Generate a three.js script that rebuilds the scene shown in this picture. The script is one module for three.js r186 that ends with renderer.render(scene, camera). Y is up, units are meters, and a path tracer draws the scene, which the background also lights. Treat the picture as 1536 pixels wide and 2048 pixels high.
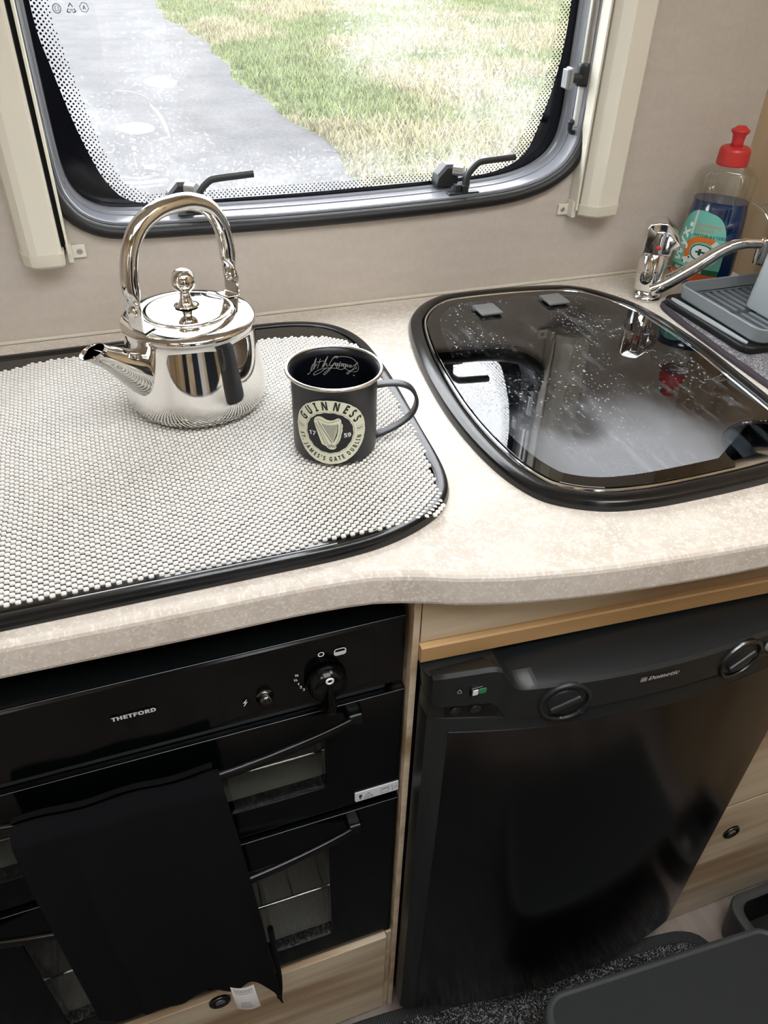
import * as THREE from 'three';
import { RoundedBoxGeometry } from 'three/addons/geometries/RoundedBoxGeometry.js';
import { mergeGeometries, toCreasedNormals } from 'three/addons/utils/BufferGeometryUtils.js';
import { RectAreaLightUniformsLib } from 'three/addons/lights/RectAreaLightUniformsLib.js';

// ---------------------------------------------------------------- camera, sky, lights, exposure
const scene = new THREE.Scene();
const camera = new THREE.PerspectiveCamera(2 * Math.atan(1024 / 1538) * 180 / Math.PI, 1536 / 2048, 0.02, 300);
{
  const m = new THREE.Matrix4().set(
    0.94294205, 0.18503191, -0.27680947, 0,
    0.02424673, 0.79099991, 0.61133561, 1.355,
    0.33207286, -0.58316578, 0.74138066, 0.976,
    0, 0, 0, 1);
  m.decompose(camera.position, camera.quaternion, camera.scale);
  camera.scale.set(1, 1, 1);
}
const renderer = new THREE.WebGLRenderer({ antialias: true });
renderer.toneMapping = THREE.LinearToneMapping;
renderer.toneMappingExposure = 1.2;
renderer.shadowMap.enabled = true;
RectAreaLightUniformsLib.init();
{ // overcast sky
  const w = 64, h = 32, d = new Float32Array(w * h * 4);
  for (let j = 0; j < h; j++) for (let i = 0; i < w; i++) {
    const el = (j + 0.5) / h - 0.5, k = 4 * (j * w + i);       // row 0 is straight down
    const L = el > 0 ? 5.2 + 2.6 * Math.sin(el * Math.PI) : 0.8;
    d[k] = L * 0.97; d[k + 1] = L; d[k + 2] = L * 1.04; d[k + 3] = 1;
  }
  const sky = new THREE.DataTexture(d, w, h, THREE.RGBAFormat, THREE.FloatType);
  sky.mapping = THREE.EquirectangularReflectionMapping; sky.magFilter = THREE.LinearFilter; sky.minFilter = THREE.LinearFilter; sky.needsUpdate = true;
  scene.background = sky; scene.environment = sky;
}
const LAMP = 13;                                                 // radiance of the ceiling lamps

// ---------------------------------------------------------------- helpers
let seed = 7;
const rnd = () => { seed = (seed * 1664525 + 1013904223) >>> 0; return seed / 4294967296; };
const V = (x, y, z) => new THREE.Vector3(x, y, z), V2 = (x, y) => new THREE.Vector2(x, y);
const lerp = (a, b, t) => a + (b - a) * t, clamp = (x, a = 0, b = 1) => Math.min(b, Math.max(a, x));
const sm = (a, b, x) => { const t = clamp((x - a) / (b - a)); return t * t * (3 - 2 * t); };
const used = {};
const numbered = n => { const k = used[n] = (used[n] ?? -1) + 1; return k ? `${n}_${String(k).padStart(3, '0')}` : n; };
function shade(o) { o.castShadow = o.receiveShadow = true; return o; }
function tag(o, label, category, group) { Object.assign(o.userData, { label, category }); if (group) o.userData.group = group; return o; }
function thing(name, label, category, pos = [0, 0, 0], turn = 0, group) {
  const o = new THREE.Group(); o.name = numbered(name); o.position.set(...pos); o.rotation.y = turn; scene.add(o);
  return tag(o, label, category, group);
}
function obj(name, geos, mat, parent, label) {
  const list = Array.isArray(geos) ? geos : [geos];
  const g = list.length > 1 ? mergeGeometries(list.map(q => { const r = q.index ? q.toNonIndexed() : q; for (const a of Object.keys(r.attributes)) if (!['position', 'normal', 'uv'].includes(a)) r.deleteAttribute(a); return r; })) : list[0];
  const o = shade(new THREE.Mesh(g, mat));
  if (parent) { o.name = name; parent.add(o); } else { o.name = numbered(name); scene.add(o); }
  if (label) o.userData.label = label;
  return o;
}
function struct(name, geos, mat, parent) { const o = obj(name, geos, mat, parent); if (!parent) o.userData.kind = 'structure'; return o; }
function structGroup(name) { const o = new THREE.Group(); o.name = numbered(name); o.userData.kind = 'structure'; scene.add(o); return o; }
const box = (w, h, d, x = 0, y = 0, z = 0, r = 0.0015, s = 2) => { const g = r > 0 ? new RoundedBoxGeometry(w, h, d, s, Math.min(r, w / 2.01, h / 2.01, d / 2.01)) : new THREE.BoxGeometry(w, h, d); return g.translate(x, y, z); };
const span = (x0, x1, y0, y1, z0, z1, r = 0.0015, s = 2) => box(x1 - x0, y1 - y0, z1 - z0, (x0 + x1) / 2, (y0 + y1) / 2, (z0 + z1) / 2, r, s);
const metreBox = (x0, x1, y0, y1, z0, z1) => {                  // box whose uv are metres
  const g = new THREE.BoxGeometry(x1 - x0, y1 - y0, z1 - z0).translate((x0 + x1) / 2, (y0 + y1) / 2, (z0 + z1) / 2);
  return metreUV(g);
};
function metreUV(g) {
  g = g.index ? g.toNonIndexed() : g; const p = g.attributes.position, uv = new Float32Array(p.count * 2);
  const a = V(), b = V(), c = V(), n = V();
  for (let i = 0; i < p.count; i += 3) {
    a.fromBufferAttribute(p, i); b.fromBufferAttribute(p, i + 1); c.fromBufferAttribute(p, i + 2);
    n.copy(b).sub(a).cross(c.clone().sub(a));
    const ax = Math.abs(n.x), ay = Math.abs(n.y), az = Math.abs(n.z);
    [a, b, c].forEach((v, k) => { const q = 2 * (i + k); if (ay >= ax && ay >= az) { uv[q] = v.x; uv[q + 1] = v.z; } else if (ax > az) { uv[q] = v.z; uv[q + 1] = v.y; } else { uv[q] = v.x; uv[q + 1] = v.y; } });
  }
  g.setAttribute('uv', new THREE.BufferAttribute(uv, 2)); return g;
}
const lathe = (pts, seg = 64) => new THREE.LatheGeometry(pts.map(p => V2(p[0], p[1])), seg);
const curve = (pts, closed = false, t = 0.5) => new THREE.CatmullRomCurve3(pts.map(p => V(...p)), closed, 'catmullrom', t);
const tube = (pts, r, n = 60, rs = 16) => new THREE.TubeGeometry(curve(pts), n, r, rs, false);
function outline(pts, n = 160, tension = 0.5) { return new THREE.CatmullRomCurve3(pts.map(p => V(p[0], p[1], 0)), true, 'catmullrom', tension).getSpacedPoints(n).slice(0, n).map(p => V2(p.x, p.y)); }
function area(P) { let s = 0; for (let i = 0; i < P.length; i++) { const a = P[i], b = P[(i + 1) % P.length]; s += a.x * b.y - a.y * b.x; } return s / 2; }
function inward(P, d) {                                         // moves an outline inwards by d
  const s = area(P) > 0 ? 1 : -1, n = P.length;
  return P.map((p, i) => { const a = P[(i + n - 1) % n], b = P[(i + 1) % n], t = b.clone().sub(a).normalize(); return V2(p.x - t.y * s * d, p.y + t.x * s * d); });
}
function ringSweep(P, profile, crease = 0.6) {                  // profile: [inward offset, height]; local axes u, v, height
  if (area(P) < 0) P = P.slice().reverse();
  const n = P.length, m = profile.length, rings = profile.map(([d]) => inward(P, d)), pos = [], idx = [];
  for (let j = 0; j < m; j++) for (let i = 0; i < n; i++) pos.push(rings[j][i].x, rings[j][i].y, profile[j][1]);
  for (let j = 0; j < m - 1; j++) for (let i = 0; i < n; i++) { const k = (i + 1) % n, a = j * n + i, b = j * n + k, c = a + n, d = b + n; idx.push(a, b, d, a, d, c); }
  let g = new THREE.BufferGeometry(); g.setAttribute('position', new THREE.Float32BufferAttribute(pos, 3)); g.setIndex(idx);
  g.setAttribute('uv', new THREE.Float32BufferAttribute(new Float32Array(n * m * 2), 2));
  return creased(g, crease);
}
const creased = (g, a) => toCreasedNormals(g.scale(1000, 1000, 1000), a).scale(0.001, 0.001, 0.001);
const flat = g => g.rotateX(-Math.PI / 2);                      // u, v, height -> x, y up, z = -v
function plate(P, depth, holes = [], bevel = 0) {
  const s = new THREE.Shape(P); for (const h of holes) s.holes.push(new THREE.Path(h));
  return new THREE.ExtrudeGeometry(s, { depth: depth - 2 * bevel, bevelEnabled: bevel > 0, bevelThickness: bevel, bevelSize: bevel, bevelOffset: -bevel, bevelSegments: 3, curveSegments: 24 }).translate(0, 0, bevel);
}
function roundRect(x0, x1, y0, y1, r, n = 8) {
  const P = []; for (const [cx, cy, a] of [[x1 - r, y0 + r, -90], [x1 - r, y1 - r, 0], [x0 + r, y1 - r, 90], [x0 + r, y0 + r, 180]]) for (let i = 0; i <= n; i++) { const t = (a + 90 * i / n) * Math.PI / 180; P.push(V2(cx + r * Math.cos(t), cy + r * Math.sin(t))); }
  return P;
}
function patch(nx, ny, f) {
  const g = new THREE.PlaneGeometry(1, 1, nx, ny), p = g.attributes.position, uv = g.attributes.uv;
  for (let i = 0; i < p.count; i++) p.setXYZ(i, ...f(uv.getX(i), uv.getY(i)));
  g.computeVertexNormals(); return g;
}
function loft(sections, crease = 0.7, caps = true) {            // sections: arrays of equal-length closed loops of [x,y,z]
  const n = sections[0].length, pos = sections.flat(2), idx = [];
  for (let j = 0; j < sections.length - 1; j++) for (let i = 0; i < n; i++) { const k = (i + 1) % n, a = j * n + i, b = j * n + k; idx.push(a, b, b + n, a, b + n, a + n); }
  if (caps) for (const [j, w] of [[0, 0], [sections.length - 1, 1]]) { const c = pos.length / 3, q = V(); for (const p of sections[j]) q.add(V(...p)); q.divideScalar(n); pos.push(q.x, q.y, q.z); for (let i = 0; i < n; i++) { const a = j * n + i, b = j * n + (i + 1) % n; w ? idx.push(c, a, b) : idx.push(c, b, a); } }
  const g = new THREE.BufferGeometry(); g.setAttribute('position', new THREE.Float32BufferAttribute(pos, 3)); g.setIndex(idx);
  g.setAttribute('uv', new THREE.Float32BufferAttribute(new Float32Array(pos.length / 3 * 2), 2));
  // outward winding
  g.computeBoundingBox(); let vol = 0; const P = pos; for (let i = 0; i < idx.length; i += 3) { const [a, b, c] = [idx[i] * 3, idx[i + 1] * 3, idx[i + 2] * 3]; vol += P[a] * (P[b + 1] * P[c + 2] - P[b + 2] * P[c + 1]) + P[a + 1] * (P[b + 2] * P[c] - P[b] * P[c + 2]) + P[a + 2] * (P[b] * P[c + 1] - P[b + 1] * P[c]); }
  if (vol < 0) { for (let i = 0; i < idx.length; i += 3) [idx[i], idx[i + 1]] = [idx[i + 1], idx[i]]; g.setIndex(idx); }
  return creased(g, crease);
}
function strap(path, w, t, side, n = 50) {                      // flat rounded strap along a path; side = direction of its width
  const c = curve(path), S = []; const s = V(...side).normalize();
  for (let i = 0; i <= n; i++) { const p = c.getPointAt(i / n), d = c.getTangentAt(i / n), o = d.clone().cross(s).normalize(); const loop = []; for (let k = 0; k < 16; k++) { const a = k / 16 * 2 * Math.PI, cs = Math.cos(a), sn = Math.sin(a), e = 0.5; const u = Math.sign(cs) * Math.abs(cs) ** e * w / 2, v = Math.sign(sn) * Math.abs(sn) ** e * t / 2; loop.push([p.x + s.x * u + o.x * v, p.y + s.y * u + o.y * v, p.z + s.z * u + o.z * v]); } S.push(loop); }
  return loft(S, 0.9);
}

// ---------------------------------------------------------------- textures
function noiseLattice(n, sd) { const a = new Float32Array(n * n); let s = sd * 7919 + 13; for (let i = 0; i < n * n; i++) { s = (s * 1664525 + 1013904223) >>> 0; a[i] = s / 4294967296; } return a; }
function tileNoise(fx, fy, sd) {                                // periodic value noise on the unit square
  const n = Math.max(fx, fy), L = noiseLattice(n, sd);
  return (u, v) => { const x = u * fx, y = v * fy, i = Math.floor(x), j = Math.floor(y), a = x - i, b = y - j, s = a * a * (3 - 2 * a), t = b * b * (3 - 2 * b), q = (p, r) => L[((r % fy + fy) % fy) * n + ((p % fx + fx) % fx)]; return lerp(lerp(q(i, j), q(i + 1, j), s), lerp(q(i, j + 1), q(i + 1, j + 1), s), t); };
}
function fbm(fx, fy, oct, sd, gain = 0.5) { const fs = []; let tot = 0; for (let o = 0; o < oct; o++) { const w = gain ** o; fs.push([tileNoise(fx << o, fy << o, sd + o), w]); tot += w; } return (u, v) => { let s = 0; for (const [f, w] of fs) s += f(u, v) * w; return s / tot; }; }
function tex(w, h, f, size = 1, srgb = true, sizeY) {
  const d = new Uint8Array(w * h * 4);
  for (let j = 0; j < h; j++) for (let i = 0; i < w; i++) { const c = f((i + 0.5) / w, (j + 0.5) / h), k = 4 * (j * w + i); if (typeof c === 'number') d[k] = d[k + 1] = d[k + 2] = clamp(c) * 255; else { d[k] = clamp(c[0] / 255) * 255; d[k + 1] = clamp(c[1] / 255) * 255; d[k + 2] = clamp(c[2] / 255) * 255; } d[k + 3] = 255; }
  const t = new THREE.DataTexture(d, w, h); t.wrapS = t.wrapT = THREE.RepeatWrapping; t.magFilter = THREE.LinearFilter; t.minFilter = THREE.LinearMipmapLinearFilter; t.generateMipmaps = true;
  if (srgb) t.colorSpace = THREE.SRGBColorSpace; t.repeat.set(1 / size, 1 / (sizeY ?? size)); t.needsUpdate = true; return t;
}
const mix3 = (a, b, t) => [lerp(a[0], b[0], t), lerp(a[1], b[1], t), lerp(a[2], b[2], t)];
function canvas(w, h, draw) { const c = document.createElement('canvas'); c.width = w; c.height = h; draw(c.getContext('2d'), w, h); const t = new THREE.CanvasTexture(c); t.colorSpace = THREE.SRGBColorSpace; t.magFilter = THREE.LinearFilter; return t; }
const std = o => new THREE.MeshStandardMaterial(o), phys = o => new THREE.MeshPhysicalMaterial(o);
const print = (map, rough = 0.5) => std({ map, transparent: true, roughness: rough, polygonOffset: true, polygonOffsetFactor: -1 });

const laminateTex = (() => { const a = fbm(70, 70, 3, 3), b = fbm(230, 230, 2, 9), c = fbm(9, 9, 4, 17); return tex(2048, 2048, (u, v) => { const s = sm(0.36, 0.70, a(u, v) * 0.6 + b(u, v) * 0.4), k = sm(0.3, 0.7, c(u, v)), sp = sm(0.62, 0.78, b(u, v)); return mix3(mix3(mix3([199, 190, 178], [210, 202, 191], k), [219, 212, 202], s * 0.8), [235, 231, 225], sp * 0.6); }, 0.42); })();
function woodTex(light, dark, sd, vertical) { const a = fbm(3, 40, 4, sd), b = fbm(2, 12, 3, sd + 20), c = fbm(6, 160, 2, sd + 40), w = fbm(2, 3, 2, sd + 60); return tex(1024, 1024, (u0, v0) => { let u = vertical ? v0 : u0, v = vertical ? u0 : v0; v = (v + 0.05 * w(u, v) + 1) % 1; const t = clamp(0.55 * a(u, v) + 0.75 * sm(0.42, 0.72, b(u, v)) - 0.16 + 0.22 * (c(u, v) - 0.5)); return mix3(light, dark, t); }, 0.7); }
const woodLight = woodTex([222, 208, 182], [162, 136, 106], 5);
const woodTrim = woodTex([206, 172, 124], [182, 145, 98], 31);
const woodWall = woodTex([198, 175, 143], [158, 133, 101], 11, true);
const woodFloor = woodTex([150, 138, 130], [112, 101, 95], 23, true);
const wallTex = (() => { const a = fbm(8, 60, 3, 41), b = fbm(120, 120, 1, 43); return tex(512, 512, (u, v) => { const t = a(u, v) * 0.6 + b(u, v) * 0.4; return mix3([190, 181, 170], [202, 194, 184], t); }, 0.6); })();
const carpetTex = (() => { const a = fbm(200, 200, 2, 51), b = fbm(20, 20, 2, 53); return tex(1024, 1024, (u, v) => { const t = sm(0.45, 0.8, a(u, v)) * 0.8 + 0.25 * (b(u, v) - 0.4); return mix3([28, 28, 30], [178, 178, 178], t); }, 0.36); })();
const tarmacTex = (() => { const a = fbm(180, 180, 2, 61), b = fbm(10, 10, 4, 63); return tex(1024, 1024, (u, v) => { const t = a(u, v) * 0.55 + b(u, v) * 0.6 - 0.1; return mix3([30, 30, 32], [74, 73, 74], t); }, 4); })();
const soilTex = (() => { const a = fbm(60, 60, 4, 71); return tex(512, 512, (u, v) => mix3([58, 66, 38], [92, 96, 62], a(u, v)), 3); })();
const fineBump = (() => { const a = fbm(128, 128, 2, 81); return tex(512, 512, (u, v) => a(u, v), 0.04, false); })();

// ---------------------------------------------------------------- materials
const M = {
  wall: std({ map: wallTex, roughness: 0.75 }), ceiling: std({ color: 0xe6e2da, roughness: 0.9 }),
  laminate: phys({ map: laminateTex, roughness: 0.42, specularIntensity: 0.7 }),
  wood: std({ map: woodLight, roughness: 0.5 }), trim: std({ map: woodTrim, roughness: 0.45 }), woodWall: std({ map: woodWall, roughness: 0.5 }), floor: std({ map: woodFloor, roughness: 0.5 }),
  cream: std({ color: 0xe2decf, roughness: 0.45 }), creamDark: std({ color: 0xd8d3c3, roughness: 0.5 }),
  rubber: std({ color: 0x101113, roughness: 0.45 }), black: std({ color: 0x060708, roughness: 0.5 }), blackGap: std({ color: 0x040404, roughness: 0.9 }),
  gloss: phys({ color: 0x050607, roughness: 0.06, ior: 1.8 }), lidFrame: phys({ color: 0x0d0f11, roughness: 0.2, ior: 1.5 }),
  satin: std({ color: 0x1a1e20, roughness: 0.38 }), satinBrown: std({ color: 0x2a2724, roughness: 0.42 }),
  ovenGloss: phys({ color: 0x040607, roughness: 0.14, ior: 1.36 }), enamel: std({ color: 0xa4a49e, roughness: 0.5 }),
  revealGrey: phys({ color: 0x82858c, roughness: 0.2, ior: 1.7 }), frit: phys({ color: 0x0c0e16, roughness: 0.12 }),
  steel: std({ color: 0xe2e0dc, metalness: 1, roughness: 0.045 }), chrome: std({ color: 0xe6e6e6, metalness: 1, roughness: 0.06 }), brushed: std({ color: 0xb9b9b8, metalness: 1, roughness: 0.28 }), darkSteel: std({ color: 0x55575a, metalness: 1, roughness: 0.25 }),
  glass: phys({ color: 0xffffff, transmission: 1, roughness: 0, thickness: 0, ior: 1.45 }), smoked: phys({ color: 0x505456, transmission: 1, roughness: 0.02, thickness: 0, ior: 1.82 }), ovenGlass: phys({ color: 0xe8e8e4, transmission: 1, roughness: 0.03, thickness: 0, ior: 1.5 }),
  mat: std({ color: 0xebe9e4, roughness: 0.8 }), mug: phys({ color: 0x1e2025, roughness: 0.42, clearcoat: 0.15, clearcoatRoughness: 0.4 }), mugIn: phys({ color: 0x070a12, roughness: 0.35 }), silver: std({ color: 0xd2d0c8, metalness: 1, roughness: 0.25 }),
  towel: phys({ color: 0x111115, roughness: 1, specularIntensity: 0.3, sheen: 0.14, sheenRoughness: 0.6, sheenColor: new THREE.Color(0x555a66), bumpMap: fineBump, bumpScale: 0.0006 }),
  paper: std({ color: 0xe9ecee, roughness: 0.7 }), red: std({ color: 0xc63634, roughness: 0.35 }), greyPlastic: std({ color: 0x7d8488, roughness: 0.4 }), lightGrey: std({ color: 0xaab4b8, roughness: 0.4 }), darkGrey: std({ color: 0x3c3f40, roughness: 0.55 }),
  carpet: std({ map: carpetTex, roughness: 1, bumpMap: carpetTex, bumpScale: 0.002 }), binding: std({ color: 0x26272a, roughness: 0.9 }), stepRubber: std({ color: 0x202324, roughness: 0.7 }), stepEdge: std({ color: 0x4a4f51, roughness: 0.5 }),
  tarmac: std({ map: tarmacTex, roughness: 0.9 }), soil: std({ map: soilTex, roughness: 1 }), white: std({ color: 0xdedede, roughness: 0.4 }), navy: std({ color: 0x1d2430, roughness: 0.8 }),
};
const H = 0.93;                                                  // height of the worktop

// ---------------------------------------------------------------- window outlines (x, y)
const mirrorTop = (pts, mid) => pts.concat(pts.slice().reverse().map(([x, y]) => [x, 2 * mid - y]));
const sealOut = outline(mirrorTop([[-0.058, 1.24], [-0.057, 1.15], [-0.0545, 1.11], [-0.047, 1.085], [-0.030, 1.063], [-0.004, 1.049], [0.03, 1.0435], [0.1, 1.0415], [0.235, 1.040], [0.36, 1.0415], [0.46, 1.0445], [0.53, 1.049], [0.575, 1.058], [0.605, 1.071], [0.626, 1.088], [0.640, 1.112], [0.6455, 1.14], [0.647, 1.18], [0.6475, 1.24]], 1.30), 200);
const dotOut = outline(mirrorTop([[-0.0275, 1.26], [-0.021, 1.22], [-0.008, 1.16], [0.005, 1.118], [0.0135, 1.099], [0.026, 1.082], [0.042, 1.073], [0.068, 1.0695], [0.15, 1.069], [0.251, 1.069], [0.36, 1.071], [0.463, 1.0735], [0.52, 1.0775], [0.553, 1.0865], [0.574, 1.100], [0.585, 1.12], [0.597, 1.155], [0.606, 1.19], [0.613, 1.245]], 1.30), 200);
const dotIn = outline(mirrorTop([[-0.0085, 1.26], [-0.001, 1.22], [0.010, 1.162], [0.022, 1.122], [0.030, 1.104], [0.040, 1.092], [0.052, 1.084], [0.074, 1.0805], [0.15, 1.080], [0.251, 1.080], [0.36, 1.082], [0.455, 1.0845], [0.508, 1.088], [0.538, 1.0955], [0.556, 1.107], [0.567, 1.125], [0.580, 1.157], [0.590, 1.19], [0.598, 1.245]], 1.30), 200);
const inside = (P, x, y) => { let c = false; for (let i = 0, j = P.length - 1; i < P.length; j = i++) { const a = P[i], b = P[j]; if ((a.y > y) !== (b.y > y) && x < (b.x - a.x) * (y - a.y) / (b.y - a.y) + a.x) c = !c; } return c; };

// ---------------------------------------------------------------- the shell of the caravan
const X0 = -1.05, X1 = 0.924, ZB = 2.1, CE = 1.95;
{
  const w = [V2(X0 - 0.03, -0.02), V2(X1 + 0.03, -0.02), V2(X1 + 0.03, CE + 0.03), V2(X0 - 0.03, CE + 0.03)];
  struct('wall_window', plate(w, 0.035, [inward(sealOut, 0.008)]).translate(0, 0, -0.035), M.wall);
  struct('wall_right', metreBox(X1, X1 + 0.03, -0.02, CE, 0, ZB), M.woodWall);
  struct('wall_left', metreBox(X0 - 0.03, X0, -0.02, CE, 0, ZB), M.wall);
  const rw = [V2(X0 - 0.03, -0.02), V2(X1 + 0.03, -0.02), V2(X1 + 0.03, CE + 0.03), V2(X0 - 0.03, CE + 0.03)];
  struct('wall_rear', plate(rw, 0.035, [roundRect(-0.55, 0.35, 1.0, 1.6, 0.07)]).translate(0, 0, ZB), M.wall);
  struct('window_2', plate(roundRect(-0.56, 0.36, 0.99, 1.61, 0.075), 0.003).translate(0, 0, ZB + 0.02), M.glass);
  struct('floor', metreBox(X0 - 0.03, X1 + 0.03, -0.03, 0, -0.03, ZB + 0.03), M.floor);
  const roofHole = roundRect(-0.25, 0.55, -1.45, -0.75, 0.05);
  struct('ceiling', flat(plate([V2(X0 - 0.03, 0.03), V2(X1 + 0.03, 0.03), V2(X1 + 0.03, -ZB - 0.03), V2(X0 - 0.03, -ZB - 0.03)].reverse(), 0.03, [roofHole])).translate(0, CE, 0), M.ceiling);
  struct('window_3', flat(plate(roundRect(-0.27, 0.57, -1.47, -0.73, 0.05), 0.003)).translate(0, CE + 0.032, 0), M.glass);
  // seats and cupboards across the aisle, seen only as reflections
  struct('trim_1', [metreBox(X0, -0.42, 0, 0.95, 1.75, ZB), metreBox(0.42, X1, 0, 0.95, 1.75, ZB)], M.navy);
  struct('trim_2', [metreBox(-0.42, -0.16, 0, 1.9, 1.80, ZB), metreBox(0.30, 0.42, 0, 1.9, 1.80, ZB)], M.wood);
  struct('trim_4', metreBox(-0.16, 0.10, 0, 1.55, 1.82, ZB), M.navy);
  struct('trim_5', metreBox(0.10, 0.30, 0, 1.2, 1.80, ZB), M.white);
  struct('trim_3', metreBox(X0, X0 + 0.45, 0, CE, 1.35, ZB), M.woodWall);
}

// ---------------------------------------------------------------- outside: lane and verge
{
  const g = new THREE.PlaneGeometry(120, 90); g.rotateX(-Math.PI / 2);
  struct('ground', metreUV(g.translate(10, -0.56, -40)), M.soil);
  const edge = z => 2.33 + 0.1 * Math.sin(z * 0.7) + 0.06 * Math.sin(z * 2.3) + (z > -8 ? 0.1 * (z + 8) * -1 : 0) * 0.6;
  const rd = patch(4, 120, (u, v) => { const z = lerp(-0.5, -80, v); return [lerp(-3.2, edge(z), u), -0.55, z]; });
  struct('road', metreUV(rd), M.tarmac);
  // grass: tufts of blades, more than anyone could count
  const blade = (h, a, lean, w) => { const s = Math.sin(a), c = Math.cos(a), g2 = new THREE.BufferGeometry(), px = -s * w, pz = c * w; g2.setAttribute('position', new THREE.Float32BufferAttribute([px, 0, pz, -px, 0, -pz, c * lean * 0.35 + px * 0.7, h * 0.6, s * lean * 0.35 + pz * 0.7, c * lean * 0.35 - px * 0.7, h * 0.6, s * lean * 0.35 - pz * 0.7, c * lean, h, s * lean], 3)); g2.setIndex([0, 1, 3, 0, 3, 2, 2, 3, 4]); g2.computeVertexNormals(); return g2; };
  const bl = []; for (let i = 0; i < 9; i++) bl.push(blade(0.1 + 0.13 * rnd(), rnd() * 6.28, 0.04 + 0.1 * rnd(), 0.006 + 0.006 * rnd()).translate((rnd() - 0.5) * 0.16, 0, (rnd() - 0.5) * 0.16));
  const tuft = mergeGeometries(bl), N = 42000;
  const im = shade(new THREE.InstancedMesh(tuft, phys({ color: 0xffffff, roughness: 0.8, transmission: 0.35, thickness: 0, side: THREE.DoubleSide }), N));
  const m = new THREE.Matrix4(), q = new THREE.Quaternion(), up = V(0, 1, 0), col = new THREE.Color(), patchN = fbm(16, 16, 3, 91);
  for (let i = 0; i < N; i++) {
    const z = -3.5 - 24 * rnd() ** 1.25, x = edge(z) + 0.02 + (4.2 + (-z) * 0.62) * rnd(), k = patchN(((x * 0.04) % 1 + 1) % 1, ((z * 0.04) % 1 + 1) % 1), s = (0.5 + 0.7 * rnd()) * (0.55 + 1.1 * k) * Math.min(1, 0.35 + 1.5 * (x - edge(z)));
    m.compose(V(x, -0.56, z), q.setFromAxisAngle(up, rnd() * 6.28), V(s * 1.3, s, s * 1.3)); im.setMatrixAt(i, m);
    const dry = clamp(sm(0.42, 0.62, k + 0.12 * (rnd() - 0.5))); const t = mix3([0.125, 0.155, 0.045], [0.24, 0.215, 0.12], dry); const b = 0.75 + 0.5 * rnd(); im.setColorAt(i, col.setRGB(t[0] * b, t[1] * b, t[2] * b));
  }
  im.name = 'grass'; scene.add(im); im.userData.kind = 'stuff'; tag(im, 'pale green and straw coloured grass verge beside the grey lane outside', 'grass');
  // pale puddles on the lane
  for (const [x, z, a, b] of [[1.14, -11.6, 0.22, 0.45], [0.55, -8.7, 0.2, 0.3]]) { const P = outline([[a, 0], [a * 0.7, b * 0.7], [0, b], [-a * 0.8, b * 0.6], [-a, 0], [-a * 0.6, -b * 0.7], [0.1 * a, -b], [a * 0.8, -b * 0.6]], 40); tag(obj('puddle', flat(plate(P, 0.004)).translate(x, -0.551, z), phys({ color: 0xd8dde2, roughness: 0.08, ior: 1.33 })), z < -10 ? 'far pale puddle shining on the grey lane outside the window' : 'nearer pale puddle shining on the grey lane outside the window', 'puddle', 'puddles on the lane'); }
}

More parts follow.
